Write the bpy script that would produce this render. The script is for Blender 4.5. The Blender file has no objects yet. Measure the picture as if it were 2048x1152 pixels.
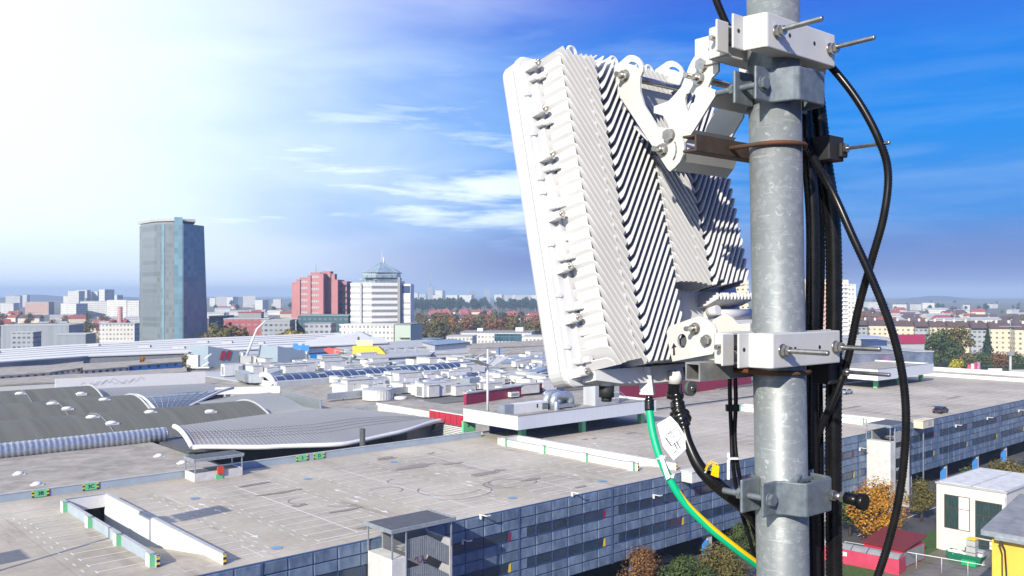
import bpy, bmesh, math, random
from mathutils import Vector, Matrix
from mathutils.geometry import tessellate_polygon
R = math.radians
S = bpy.context.scene
# ---------------------------------------------------------------- camera
F, CX, HY, CZ = 1790.0, 1024.0, 588.0, 40.0          # focal length, centre and horizon in photo pixels, eye height
cd = bpy.data.cameras.new('camera'); cam = bpy.data.objects.new('camera', cd)
S.collection.objects.link(cam); S.camera = cam
cam.location = (0, 0, CZ); cam.rotation_euler = (R(90), 0, 0)
cd.sensor_width = 36; cd.lens = 36*F/2048; cd.shift_y = 12/2048
cd.clip_start = 0.05; cd.clip_end = 40000
# ---------------------------------------------------------------- light
SUN_EL, SUN_AZ = R(28), R(205)                        # clockwise from +Y
sdir = Vector((math.sin(SUN_AZ)*math.cos(SUN_EL), math.cos(SUN_AZ)*math.cos(SUN_EL), math.sin(SUN_EL)))
ld = bpy.data.lights.new('sun', 'SUN'); ld.energy = 4.5; ld.angle = R(0.5); ld.color = (1, .93, .81)
sun = bpy.data.objects.new('sun', ld); S.collection.objects.link(sun)
sun.rotation_euler = sdir.to_track_quat('Z', 'Y').to_euler()
S.view_settings.view_transform = 'Standard'; S.view_settings.look = 'None'
S.view_settings.gamma = 1; S.view_settings.use_curve_mapping = False
S.view_settings.exposure = 0.46
W = bpy.data.worlds.new('World'); S.world = W; W.use_nodes = True
def nd(t, typ, **kw):
    n = t.nodes.new(typ)
    for k, v in kw.items():
        if k in n.inputs: n.inputs[k].default_value = v
        else: setattr(n, k, v)
    return n
def sky():
    t = W.node_tree; t.nodes.clear(); L = t.links.new
    s = nd(t, 'ShaderNodeTexSky', sky_type='NISHITA', sun_disc=False, sun_elevation=SUN_EL, sun_rotation=SUN_AZ,
           altitude=300, air_density=1.0, dust_density=0.6, ozone_density=3.0)
    hs = nd(t, 'ShaderNodeHueSaturation', Hue=0.503, Saturation=1.36, Value=1.02); L(s.outputs[0], hs.inputs['Color'])
    co = nd(t, 'ShaderNodeTexCoord')
    sep = nd(t, 'ShaderNodeSeparateXYZ'); L(co.outputs['Generated'], sep.inputs[0])
    gr_ = nd(t, 'ShaderNodeValToRGB'); L(sep.outputs[2], gr_.inputs[0]); e = gr_.color_ramp.elements
    e[0].position = 0; e[0].color = (.12,.25,.66,1); e[1].position = .48; e[1].color = (.05,.12,.66,1)
    for p_, c_ in ((.08,(.045,.31,.88)),(.17,(.0,.31,.98)),(.25,(.0,.25,.95)),(.33,(.06,.14,.82))): q = e.new(p_); q.color = (*c_,1)
    gm = nd(t, 'ShaderNodeMixRGB', blend_type='MULTIPLY'); gm.inputs[0].default_value = 1; L(gr_.outputs[0], gm.inputs[1]); gm.inputs[2].default_value = (6.6,6.6,6.6,1)
    gx = nd(t, 'ShaderNodeMixRGB'); gx.inputs[0].default_value = 1.0; L(hs.outputs[0], gx.inputs[1]); L(gm.outputs[0], gx.inputs[2])
    def M(op, a, b=None, clamp=False):
        n = nd(t, 'ShaderNodeMath', operation=op); n.use_clamp = clamp
        for i, q in enumerate((a, b)):
            if q is None: continue
            if isinstance(q, (int, float)): n.inputs[i].default_value = q
            else: L(q, n.inputs[i])
        return n.outputs[0]
    def ramp(x, lo, hi, a=0., b=1.):
        n = nd(t, 'ShaderNodeMapRange', interpolation_type='SMOOTHSTEP'); L(x, n.inputs[0])
        n.inputs[1].default_value = lo; n.inputs[2].default_value = hi; n.inputs[3].default_value = a; n.inputs[4].default_value = b
        return n.outputs[0]
    X, Y, Z = sep.outputs
    # thin streaky cloud, thick to the west (left of the view), torn away to the east
    mp = nd(t, 'ShaderNodeMapping'); L(co.outputs['Generated'], mp.inputs[0])
    mp.inputs['Scale'].default_value = (2.2, 2.2, 9.0); mp.inputs['Rotation'].default_value = (0, R(10), R(20))
    nz = nd(t, 'ShaderNodeTexNoise', Scale=1.7, Detail=7, Roughness=.55, Distortion=.5); L(mp.outputs[0], nz.inputs['Vector'])
    mp2 = nd(t, 'ShaderNodeMapping'); L(co.outputs['Generated'], mp2.inputs[0])
    mp2.inputs['Scale'].default_value = (1.9, 1.9, 15.0); mp2.inputs['Rotation'].default_value = (0, R(-7), 0)
    nz2 = nd(t, 'ShaderNodeTexNoise', Scale=2.3, Detail=6, Roughness=.6, Distortion=.25); L(mp2.outputs[0], nz2.inputs['Vector'])
    west = ramp(X, .24, -.50)                                     # 0 mid-frame, 1 at the left edge
    low = ramp(Z, .34, .10)
    c1 = M('ADD', M('MULTIPLY', M('POWER', west, 1.25), .95), M('MULTIPLY', M('MULTIPLY', west, M('SUBTRACT', 1.0, west)), M('MULTIPLY', M('SUBTRACT', nz.outputs[0], .5), 2.6)), True)
    mid = M('MULTIPLY', ramp(X, .34, -.06), ramp(Z, .02, .09))
    c2 = M('MULTIPLY', ramp(nz2.outputs[0], .36, .70), M('MULTIPLY', M('ADD', M('MULTIPLY', mid, .85), .09), low))
    c = M('MAXIMUM', c1, c2, True)
    cl = nd(t, 'ShaderNodeMixRGB'); L(c, cl.inputs[0]); L(gx.outputs[0], cl.inputs[1]); cl.inputs[2].default_value = (8.0, 9.1, 10.0, 1)
    # bank of blue-grey mist lying along the horizon
    nz3 = nd(t, 'ShaderNodeTexNoise', Scale=3.0, Detail=5, Roughness=.6); L(mp2.outputs[0], nz3.inputs['Vector'])
    hgt = M('ADD', Z, M('MULTIPLY', M('SUBTRACT', nz3.outputs[0], .5), .05))
    bank = M('MULTIPLY', ramp(hgt, .085, .025), ramp(X, -.75, -.30, .50, .93))
    bk = nd(t, 'ShaderNodeMixRGB'); L(bank, bk.inputs[0]); L(cl.outputs[0], bk.inputs[1]); bk.inputs[2].default_value = (2.25, 3.05, 6.4, 1)
    bkl = nd(t, 'ShaderNodeMixRGB'); L(ramp(X, .05, -.33), bkl.inputs[0]); bkl.inputs[1].default_value = (1.0, 1.6, 4.1, 1); bkl.inputs[2].default_value = (6.6, 7.5, 8.9, 1)
    L(bkl.outputs[0], bk.inputs[2])
    bg = nd(t, 'ShaderNodeBackground', Strength=0.10); L(bk.outputs[0], bg.inputs['Color'])
    o = nd(t, 'ShaderNodeOutputWorld'); L(bg.outputs[0], o.inputs['Surface'])
sky()
try:
    S.cycles.max_bounces = 5; S.cycles.diffuse_bounces = 1; S.cycles.glossy_bounces = 2; S.cycles.transmission_bounces = 2
    S.cycles.volume_bounces = 0; S.cycles.transparent_max_bounces = 6; S.cycles.use_denoising = True
    S.cycles.volume_step_rate = 10; S.cycles.sample_clamp_indirect = 4
except Exception: pass
# ---------------------------------------------------------------- helpers
random.seed(7)
def G(px, py, z):                                    # photo pixel -> world point on the level plane z
    d = F*(CZ-z)/(py-HY); return Vector(((px-CX)/F*d, d, z))
def D(px, py, d):                                    # photo pixel -> world point at depth d
    return Vector(((px-CX)/F*d, d, CZ-(py-HY)/F*d))
U = Vector((.7478, .6639, 0)); V = Vector((-.6639, .7478, 0)); RUV = math.atan2(.6639, .7478)
def uv(u, v, z=0): return U*u + V*v + Vector((0, 0, z))
def GU(px, py, z):                                   # pixel on level plane z, in the garage's own axes
    p = G(px, py, z); return p.dot(U), p.dot(V)
def mat(name, col, rough=.6, metal=0, var=.12, scale=3., bump=0., bscale=None, spec=.4, stretch=None, col2=None, thr=None, emit=None, coat=0):
    m = bpy.data.materials.new(name); m.use_nodes = True; t = m.node_tree; L = t.links.new
    b = t.nodes['Principled BSDF']; b.inputs['Roughness'].default_value = rough; b.inputs['Metallic'].default_value = metal
    b.inputs['Specular IOR Level'].default_value = spec
    if coat: b.inputs['Coat Weight'].default_value = coat; b.inputs['Coat Roughness'].default_value = .15
    c = (*col, 1); b.inputs['Base Color'].default_value = c
    co = nd(t, 'ShaderNodeTexCoord'); src = co.outputs['Object']
    if stretch:
        mp = nd(t, 'ShaderNodeMapping'); mp.inputs['Scale'].default_value = stretch; L(src, mp.inputs[0]); src = mp.outputs[0]
    if var or col2:
        n = nd(t, 'ShaderNodeTexNoise', Scale=scale, Detail=6, Roughness=.62); L(src, n.inputs['Vector'])
        cr = nd(t, 'ShaderNodeValToRGB'); L(n.outputs[0], cr.inputs[0])
        lo, hi = thr or (.3, .7)
        cr.color_ramp.elements[0].position = lo; cr.color_ramp.elements[1].position = hi
        a = [max(0, x*(1-var)) for x in col]; e = col2 or [min(1, x*(1+var)) for x in col]
        cr.color_ramp.elements[0].color = (*(col if col2 else a), 1); cr.color_ramp.elements[1].color = (*e, 1)
        L(cr.outputs[0], b.inputs['Base Color'])
        rr = nd(t, 'ShaderNodeMapRange'); L(n.outputs[0], rr.inputs[0]); rr.inputs[3].default_value = max(0, rough-.08); rr.inputs[4].default_value = min(1, rough+.1)
        L(rr.outputs[0], b.inputs['Roughness'])
    if bump:
        n2 = nd(t, 'ShaderNodeTexNoise', Scale=bscale or scale*4, Detail=4); L(src, n2.inputs['Vector'])
        bp = nd(t, 'ShaderNodeBump', Strength=bump); L(n2.outputs[0], bp.inputs['Height']); L(bp.outputs[0], b.inputs['Normal'])
    if emit: b.inputs['Emission Color'].default_value = (*emit, 1); b.inputs['Emission Strength'].default_value = 1
    return m
class MB:
    def __init__(s, M=None): s.v = []; s.f = []; s.m = []; s.M = M; s.sm = []
    def add(s, vs, fs, m=0, sm=False):
        o = len(s.v)
        s.v += [s.M @ Vector(p) for p in vs] if s.M else [Vector(p) for p in vs]
        s.f += [[o+i for i in f] for f in fs]; s.m += [m]*len(fs); s.sm += [sm]*len(fs); return s
    def box(s, x0, x1, y0, y1, z0, z1, m=0, top=None):
        s.add([(x0,y0,z0),(x1,y0,z0),(x1,y1,z0),(x0,y1,z0),(x0,y0,z1),(x1,y0,z1),(x1,y1,z1),(x0,y1,z1)],
              [(3,2,1,0),(0,1,5,4),(1,2,6,5),(2,3,7,6),(3,0,4,7)], m)
        return s.add([(x0,y0,z1),(x1,y0,z1),(x1,y1,z1),(x0,y1,z1)], [(0,1,2,3)], m if top is None else top)
    def poly(s, pts, m=0): return s.add(pts, [list(range(len(pts)))], m)
    def prism(s, pts, z0, z1, m=0, top=None):         # pts counter-clockwise (x,y); z1 number
        n = len(pts)
        s.add([(p[0],p[1],z0) for p in pts]+[(p[0],p[1],z1) for p in pts],
              [list(range(n))[::-1]]+[(i,(i+1)%n,n+(i+1)%n,n+i) for i in range(n)], m)
        return s.poly([(p[0],p[1],z1) for p in pts], m if top is None else top)
    def sweep(s, prof, a, b, m=0, caps=True, sm=False, mcap=None):   # closed profile [(x,z)] swept along y a->b  (prof in x,z)
        n = len(prof)
        s.add([(p[0],a,p[1]) for p in prof]+[(p[0],b,p[1]) for p in prof], [(i,(i+1)%n,n+(i+1)%n,n+i) for i in range(n)], m, sm)
        if caps:
            mc = m if mcap is None else mcap
            s.poly([(p[0],a,p[1]) for p in prof[::-1]], mc); s.poly([(p[0],b,p[1]) for p in prof], mc)
        return s
    def cyl(s, p0, p1, r0, r1=None, n=10, m=0, caps=True, sm=True):
        p0, p1 = Vector(p0), Vector(p1); r1 = r0 if r1 is None else r1
        z = (p1-p0).normalized(); x = z.orthogonal().normalized(); y = z.cross(x)
        vs = [p0+(x*math.cos(2*math.pi*i/n)+y*math.sin(2*math.pi*i/n))*r0 for i in range(n)]
        vs += [p1+(x*math.cos(2*math.pi*i/n)+y*math.sin(2*math.pi*i/n))*r1 for i in range(n)]
        s.add(vs, [(i,(i+1)%n,n+(i+1)%n,n+i) for i in range(n)], m, sm)
        if caps: s.add(vs, [list(range(n))[::-1], list(range(n,2*n))], m)
        return s
    def tube(s, path, r, n=8, m=0, caps=True, rfun=None, mfun=None):
        P = [Vector(p) for p in path]; k = len(P)
        t = [(P[min(i+1,k-1)]-P[max(i-1,0)]).normalized() for i in range(k)]
        x = t[0].orthogonal().normalized(); vs = []
        for i in range(k):
            x = (x - t[i]*x.dot(t[i])).normalized(); y = t[i].cross(x); rr = rfun(i) if rfun else r
            vs += [P[i]+(x*math.cos(2*math.pi*j/n)+y*math.sin(2*math.pi*j/n))*rr for j in range(n)]
        for i in range(k-1):
            for j in range(n):
                s.add([vs[i*n+j], vs[i*n+(j+1)%n], vs[(i+1)*n+(j+1)%n], vs[(i+1)*n+j]], [(0,1,2,3)], mfun(i, j) if mfun else m, True)
        if caps: s.add(vs[:n], [list(range(n))[::-1]], m); s.add(vs[-n:], [list(range(n))], m)
        return s
    def lathe(s, prof, c=(0,0,0), n=16, m=0, sm=True):  # prof [(r,z)] bottom to top
        c = Vector(c); k = len(prof)
        vs = [c+Vector((r*math.cos(2*math.pi*j/n), r*math.sin(2*math.pi*j/n), z)) for r, z in prof for j in range(n)]
        s.add(vs, [(i*n+j, i*n+(j+1)%n, (i+1)*n+(j+1)%n, (i+1)*n+j) for i in range(k-1) for j in range(n)], m, sm)
        s.add(vs[-n:], [list(range(n))], m)
        return s
    def slab(s, loops, nrm, th, m=0, mside=None):       # planar outline (+ holes) extruded by th along -nrm
        nrm = Vector(nrm).normalized(); loops = [[Vector(p) for p in l] for l in loops]
        if len(loops) == 1: flat = loops[0]
        else: flat = [p for l in loops for p in l]
        tris = tessellate_polygon(loops); n = len(flat); back = [p-nrm*th for p in flat]
        fs = []
        for a, b, c in tris:
            if (flat[b]-flat[a]).cross(flat[c]-flat[a]).dot(nrm) < 0: a, c = c, a
            fs += [(a, b, c), (n+c, n+b, n+a)]
        s.add(flat+back, fs, m)
        o = 0; side = []
        for li, l in enumerate(loops):
            k = len(l); ar = sum((l[i].cross(l[(i+1)%k]) for i in range(k)), Vector()).dot(nrm)
            for i in range(k):
                q = (o+i, o+(i+1)%k, n+o+(i+1)%k, n+o+i)
                side.append(q[::-1] if (ar > 0) == (li == 0) else q)
            o += k
        return s.add(flat+back, side, m if mside is None else mside)
    def build(s, name, mats, parent=None, loc=None, bevel=0, merge=False, wp=None):
        me = bpy.data.meshes.new(name); me.from_pydata(s.v, [], s.f); me.polygons.foreach_set('use_smooth', s.sm)
        for q in (mats if isinstance(mats, (list, tuple)) else [mats]): me.materials.append(q)
        me.polygons.foreach_set('material_index', s.m)
        if merge or any(s.sm):
            bm = bmesh.new(); bm.from_mesh(me); bmesh.ops.remove_doubles(bm, verts=bm.verts, dist=merge if merge and merge is not True else 2e-5); bm.to_mesh(me); bm.free()
        me.update()
        o = bpy.data.objects.new(name, me); S.collection.objects.link(o)
        if parent: o.parent = parent
        if loc: o.location = loc
        if wp: o.parent = wp; o.location = -wp.location   # vertices given in world space
        if bevel:
            b = o.modifiers.new('b', 'BEVEL'); b.width = bevel; b.segments = 2; b.limit_method = 'ANGLE'; b.harden_normals = False
        return o
def tag(o, label=None, cat=None, group=None, kind=None):
    if label: o['label'] = label
    if cat: o['category'] = cat
    if group: o['group'] = group
    if kind: o['kind'] = kind
    return o
def T(name, label, cat, loc=(0,0,0), rz=0, group=None):
    o = bpy.data.objects.new(name, None); S.collection.objects.link(o); o.location = loc; o.rotation_euler = (0,0,rz)
    o.empty_display_size = .3
    return tag(o, label, cat, group)
def cp(o, loc=None, rz=None, label=None, parent=None, sc=None):
    kids = [k for k in KIDS.get(o.name, o.children)]
    c = o.copy(); S.collection.objects.link(c)
    if parent: c.parent = parent
    if loc is not None: c.location = loc
    if rz is not None: c.rotation_euler = (0,0,rz)
    if sc is not None: c.scale = (sc,)*3 if isinstance(sc, (int, float)) else sc
    if label: c['label'] = label
    for k in kids: cp(k, parent=c)
    return c
KIDS = {}
def text(name, body, size, loc, rot, m, parent=None, ext=.01):
    cu = bpy.data.curves.new(name, 'FONT'); cu.body = body; cu.size = size; cu.align_x = 'CENTER'; cu.align_y = 'CENTER'; cu.extrude = ext
    tmp = bpy.data.objects.new('tmp', cu); S.collection.objects.link(tmp); bpy.context.view_layer.update()
    me = bpy.data.meshes.new_from_object(tmp.evaluated_get(bpy.context.evaluated_depsgraph_get())); bpy.data.objects.remove(tmp)
    me.materials.clear(); me.materials.append(m); o = bpy.data.objects.new(name, me); S.collection.objects.link(o)
    o.location = loc; o.rotation_euler = rot
    if parent: o.parent = parent
    return o
def catmull(P, k=10):
    P = [Vector(p) for p in P]; P = [P[0]*2-P[1]]+P+[P[-1]*2-P[-2]]; out = []
    for i in range(1, len(P)-2):
        a, b, c, d = P[i-1:i+3]
        for j in range(k):
            t = j/k; out.append(.5*((2*b)+(c-a)*t+(2*a-5*b+4*c-d)*t*t+(3*b-a-3*c+d)*t**3))
    return out+[P[-2]]
M = {}
M['white'] = mat('white_paint', (.68,.68,.67), .45, var=.05, scale=1.2)
M['offwhite'] = mat('weathered_white', (.58,.575,.555), .6, var=.16, scale=.9)
M['pale'] = mat('pale_sheet', (.42,.44,.465), .45, var=.1, scale=.6, stretch=(1,1,.15))
M['lgrey'] = mat('light_grey', (.4,.41,.42), .6, var=.12, scale=1.)
M['grey'] = mat('mid_grey', (.24,.25,.26), .65, var=.15, scale=1.)
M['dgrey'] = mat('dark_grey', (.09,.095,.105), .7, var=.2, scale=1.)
M['black'] = mat('near_black', (.02,.021,.023), .6, var=.2)
M['zinc'] = mat('zinc_sheet', (.42,.46,.5), .38, metal=.6, var=.15, scale=2.)
M['green'] = mat('level_green', (.16,.55,.26), .55, var=.08)
M['red'] = mat('red_panel', (.42,.025,.05), .5, var=.1)
M['maroon'] = mat('maroon_panel', (.27,.02,.06), .5, var=.12)
M['blue'] = mat('blue_paint', (.04,.22,.62), .5, var=.1)
M['navy'] = mat('navy', (.03,.06,.16), .5, var=.2)
M['yellow'] = mat('yellow_paint', (.78,.52,.03), .55, var=.08)
M['rust'] = mat('rusty_steel', (.085,.05,.035), .8, metal=.2, var=.5, scale=14., col2=(.15,.055,.022), bump=.3, thr=(.42,.6))
M['glass'] = mat('window_glass', (.02,.03,.045), .08, var=.3, scale=.5, spec=.8)
M['glassb'] = mat('blue_glass', (.03,.07,.12), .12, var=.3, scale=.3, spec=.8)
M['mark'] = mat('road_marking', (.74,.73,.71), .7, var=.12, scale=2.)
M['asphalt'] = mat('asphalt', (.07,.07,.075), .85, var=.25, scale=.25)
M['gravel'] = mat('gravel_roof', (.33,.30,.26), .95, var=.3, scale=.35, bump=.4, bscale=4)
M['felt'] = mat('roof_felt', (.15,.145,.14), .9, var=.2, scale=.25)
M['cream'] = mat('cream_render', (.62,.55,.42), .8, var=.07, scale=.3)
M['roofbrown'] = mat('brown_tiles', (.10,.065,.065), .85, var=.2, scale=.5)
M['rooftile'] = mat('red_tiles', (.30,.075,.06), .85, var=.25, scale=.5)
M['pv'] = mat('solar_glass', (.04,.07,.14), .15, var=.2, scale=.4, spec=.8)

def fmat(name, wall, glass=(.04,.055,.075), w=3., h=3., fw=.55, fh=.5, rough=.7, var=.08):   # wall with a grid of windows in its own material
    m = mat(name, wall, rough, var=var, scale=.15); t = m.node_tree; L = t.links.new; b = t.nodes['Principled BSDF']
    src = b.inputs['Base Color'].links[0].from_socket if b.inputs['Base Color'].links else None
    co = nd(t, 'ShaderNodeTexCoord'); sp = nd(t, 'ShaderNodeSeparateXYZ'); L(co.outputs['Object'], sp.inputs[0])
    def Mt(op, a, c):
        n = nd(t, 'ShaderNodeMath', operation=op)
        for i, q in enumerate((a, c)):
            if isinstance(q, (int, float)): n.inputs[i].default_value = q
            else: L(q, n.inputs[i])
        return n.outputs[0]
    s_ = Mt('ADD', sp.outputs[0], sp.outputs[1])
    fx = Mt('LESS_THAN', Mt('FRACT', Mt('ADD', Mt('DIVIDE', s_, w), 100.25), 0), fw)
    fz = Mt('LESS_THAN', Mt('FRACT', Mt('ADD', Mt('DIVIDE', sp.outputs[2], h), -.3), 0), fh)
    mx = nd(t, 'ShaderNodeMixRGB'); L(Mt('MULTIPLY', fx, fz), mx.inputs[0]); L(src, mx.inputs[1]); mx.inputs[2].default_value = (*glass, 1)
    cb = nd(t, 'ShaderNodeCombineXYZ'); L(Mt('FLOOR', Mt('ADD', Mt('DIVIDE', s_, w), 100.25), 0), cb.inputs[0]); L(Mt('FLOOR', Mt('ADD', Mt('DIVIDE', sp.outputs[2], h), -.3), 0), cb.inputs[1])
    wn = nd(t, 'ShaderNodeTexWhiteNoise'); L(cb.outputs[0], wn.inputs['Vector']); wr = nd(t, 'ShaderNodeValToRGB'); L(wn.outputs[0], wr.inputs[0])
    g1 = [x*.6 for x in glass]; g2 = [x*.55+y*.40 for x, y in zip(glass, wall)]
    wr.color_ramp.elements[0].color = (*g1, 1); wr.color_ramp.elements[1].color = (*g2, 1); L(wr.outputs[0], mx.inputs[2])
    L(mx.outputs[0], b.inputs['Base Color']); return m
def leafmat(name, a, b_, c_):
    m = mat(name, a, .75, var=0, spec=.2); t = m.node_tree; L = t.links.new; b = t.nodes['Principled BSDF']
    g_ = nd(t, 'ShaderNodeNewGeometry'); r = nd(t, 'ShaderNodeValToRGB'); L(g_.outputs['Random Per Island'], r.inputs[0])
    r.color_ramp.elements[0].color = (*a, 1); r.color_ramp.elements[1].color = (*c_, 1); e = r.color_ramp.elements.new(.55); e.color = (*b_, 1)
    L(r.outputs[0], b.inputs['Base Color']); return m
LEAF = {'green': leafmat('green_leaves', (.035,.06,.02), (.06,.09,.025), (.10,.12,.03)),
        'orange': leafmat('orange_leaves', (.20,.085,.012), (.36,.16,.015), (.48,.26,.03)),
        'yellow': leafmat('yellow_leaves', (.30,.26,.02), (.48,.42,.03), (.55,.5,.06)),
        'yel2': leafmat('yellowing_leaves', (.16,.14,.04), (.26,.21,.06), (.36,.29,.09)),
        'brown': leafmat('russet_leaves', (.12,.055,.025), (.19,.09,.035), (.24,.13,.05)),
        'olive': leafmat('olive_leaves', (.07,.07,.02), (.12,.105,.03), (.18,.14,.04)),
        'dark': leafmat('conifer_needles', (.014,.03,.018), (.022,.045,.025), (.035,.06,.03))}
M['bark'] = mat('bark', (.07,.055,.045), .9, var=.3, scale=4)
def crown_mesh(kind, h, r, n, leaf, seed, conifer=False):
    rs = random.Random(seed); mb = MB()
    blobs = []
    if not conifer:
        for i in range(24):
            a = rs.uniform(0, 6.28); q = rs.random()**.5*.74*r; z = rs.uniform(.34, .92)
            lim = (1-abs(z-.58)/.52)*1.0
            blobs.append((Vector((q*math.cos(a)*max(.25,lim), q*math.sin(a)*max(.25,lim), z*h)), r*rs.uniform(.18,.46)))
    for i in range(n):
        if conifer:
            z = rs.random()**1.25; a = rs.uniform(0, 6.28); lay = .82+.18*math.sin(z*34); q = r*(1-z)*lay*rs.uniform(.45, 1)
            p = Vector((q*math.cos(a), q*math.sin(a), h*(.10+.9*z)-q*.25)); nr = Vector((math.cos(a), math.sin(a), .6))
        else:
            c, br = rs.choice(blobs); d = Vector((rs.gauss(0,1), rs.gauss(0,1), rs.gauss(0,1))).normalized()
            p = c+d*br*rs.uniform(.62,1.05)*Vector((1,1,.8)).length/1.62; nr = d
        nr = (nr.normalized()+Vector((rs.uniform(-.7,.7), rs.uniform(-.7,.7), rs.uniform(-.3,.8)))).normalized()
        x = nr.orthogonal().normalized(); y = nr.cross(x); a = rs.uniform(0, 6.28); s = leaf*rs.uniform(.6, 1.3)
        x, y = x*math.cos(a)+y*math.sin(a), y*math.cos(a)-x*math.sin(a)
        mb.add([p-x*s*.5, p+y*s*.42+nr*s*.1, p+x*s*.6, p-y*s*.42], [(0,1,2,3)])
    return mb
def tree(name, lab, cat, loc, h, r, kind, n=500, leaf=.6, seed=1, conifer=False, group=None, trunk=.04):
    t = T(name, lab, cat, loc, 0, group)
    c = crown_mesh(kind, h, r, n, leaf, seed, conifer).build('crown', LEAF[kind], t)
    q = MB(); q.tube([(0,0,-.2),(.01*h,0,h*.3),(0,.01*h,h*.75)], h*trunk, 7, rfun=lambda i: h*trunk*(1,.7,.25)[i])
    rs = random.Random(seed+5)
    if not conifer and n > 400:
        for i in range(6):
            a = rs.uniform(0, 6.28); z = h*rs.uniform(.25,.5)
            q.tube([(0,0,z),(r*.35*math.cos(a), r*.35*math.sin(a), z+h*.14),(r*.6*math.cos(a), r*.6*math.sin(a), z+h*.28)], h*.012, 5, rfun=lambda i: h*trunk*(.42,.28,.1)[i])
    q.build('trunk', M['bark'], t); KIDS.setdefault(t.name, list(t.children)); return t
# ================================================================ the parking garage (own axes: x along the facade, y away from it)
DZ, FV = 14.0, 81.0
def deck_mat():
    m = mat('deck_concrete', (.34,.325,.315), .85, var=0); t = m.node_tree; L = t.links.new; b = t.nodes['Principled BSDF']
    co = nd(t, 'ShaderNodeTexCoord')
    n1 = nd(t, 'ShaderNodeTexNoise', Scale=.06, Detail=8, Roughness=.65); L(co.outputs['Object'], n1.inputs['Vector'])
    n2 = nd(t, 'ShaderNodeTexNoise', Scale=1.3, Detail=6, Roughness=.7); L(co.outputs['Object'], n2.inputs['Vector'])
    mp = nd(t, 'ShaderNodeMapping'); mp.inputs['Scale'].default_value = (.35,.04,1); L(co.outputs['Object'], mp.inputs[0])
    n3 = nd(t, 'ShaderNodeTexNoise', Scale=1., Detail=5, Roughness=.6); L(mp.outputs[0], n3.inputs['Vector'])
    br = nd(t, 'ShaderNodeTexBrick', Scale=1.); br.offset = 0; L(co.outputs['Object'], br.inputs['Vector'])
    br.inputs['Color1'].default_value = (.97,.97,.97,1); br.inputs['Color2'].default_value = (1.04,1.04,1.04,1); br.inputs['Mortar'].default_value = (.62,.6,.6,1)
    br.inputs['Mortar Size'].default_value = .035; br.inputs['Brick Width'].default_value = 8.27; br.inputs['Row Height'].default_value = 7.8; br.inputs['Mortar Smooth'].default_value = .4
    r1 = nd(t, 'ShaderNodeValToRGB'); L(n1.outputs[0], r1.inputs[0])
    r1.color_ramp.elements[0].position = .28; r1.color_ramp.elements[1].position = .72
    r1.color_ramp.elements[0].color = (.32,.28,.225,1); r1.color_ramp.elements[1].color = (.57,.51,.42,1)
    r2 = nd(t, 'ShaderNodeValToRGB'); L(n2.outputs[0], r2.inputs[0])
    r2.color_ramp.elements[0].position = .3; r2.color_ramp.elements[0].color = (.86,.86,.86,1); r2.color_ramp.elements[1].position = .65; r2.color_ramp.elements[1].color = (1.04,1.04,1.04,1)
    r3 = nd(t, 'ShaderNodeValToRGB'); L(n3.outputs[0], r3.inputs[0])
    r3.color_ramp.elements[0].position = .26; r3.color_ramp.elements[0].color = (.66,.62,.60,1); r3.color_ramp.elements[1].position = .42; r3.color_ramp.elements[1].color = (1,1,1,1)
    x = r1.outputs[0]
    for q in (r2, r3, br):
        mx = nd(t, 'ShaderNodeMixRGB', blend_type='MULTIPLY'); mx.inputs[0].default_value = 1; L(x, mx.inputs[1]); L(q.outputs[0], mx.inputs[2]); x = mx.outputs[0]
    L(x, b.inputs['Base Color']); return m
M['deck'] = deck_mat()
M['dmark'] = mat('worn_bay_paint', (.70,.69,.67), .8, var=0, scale=1.6, col2=(.64,.61,.58), thr=(.58,.88))
M['stain'] = mat('oil_stain', (.255,.228,.20), .9, var=.2)
M['discblue'] = mat('worn_blue_paint', (.16,.30,.46), .8, var=.2)
M['tyre'] = mat('tyre_mark', (.19,.175,.165), .9, var=.2)
M['clad'] = mat('blue_cladding', (.085,.13,.215), .42, metal=.2, var=.22, scale=1.1, stretch=(1.2,1,.55), bump=.35, bscale=1.6, col2=(.20,.265,.36), thr=(.32,.72))
M['cladframe'] = mat('cladding_frame', (.035,.075,.18), .5, var=.1)
M['wallwhite'] = mat('ramp_wall_white', (.72,.72,.71), .6, var=.08, scale=.6, stretch=(1,1,.3))
M['barrier'] = mat('barrier_blue_grey', (.34,.41,.47), .55, var=.12, scale=.5)
M['gwin'] = mat('garage_window', (.028,.045,.08), .12, var=.4, scale=.4, spec=.6)
def per_panel(m, lo, hi):                               # every cladding panel weathers a little differently
    t = m.node_tree; L = t.links.new; b = t.nodes['Principled BSDF']; src = b.inputs['Base Color'].links[0].from_socket
    ge = nd(t, 'ShaderNodeNewGeometry'); mr = nd(t, 'ShaderNodeMapRange'); L(ge.outputs['Random Per Island'], mr.inputs[0]); mr.inputs[3].default_value = lo; mr.inputs[4].default_value = hi
    mx = nd(t, 'ShaderNodeMixRGB', blend_type='MULTIPLY'); mx.inputs[0].default_value = 1; L(src, mx.inputs[1]); L(mr.outputs[0], mx.inputs[2]); L(mx.outputs[0], b.inputs['Base Color'])
per_panel(M['clad'], .84, 1.16)
g = T('parking_garage', 'long parking garage with blue clad front and marked open roof deck', 'parking garage', (0,0,0), RUV)
UE = 288; VB = 127.5
ramps = [(31.5, 36.3), (101.3, 105.7), (170.5, 175.0)]
d = MB(); x = -70
for a, b in ramps:
    d.box(x, a, FV, VB, DZ-.5, DZ); d.box(a, b, FV, 87, DZ-.5, DZ); d.box(a, b, 117.6, VB, DZ-.5, DZ); x = b
d.box(x, UE, FV, VB, DZ-.5, DZ)
d.build('deck', M['deck'], g)
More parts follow.
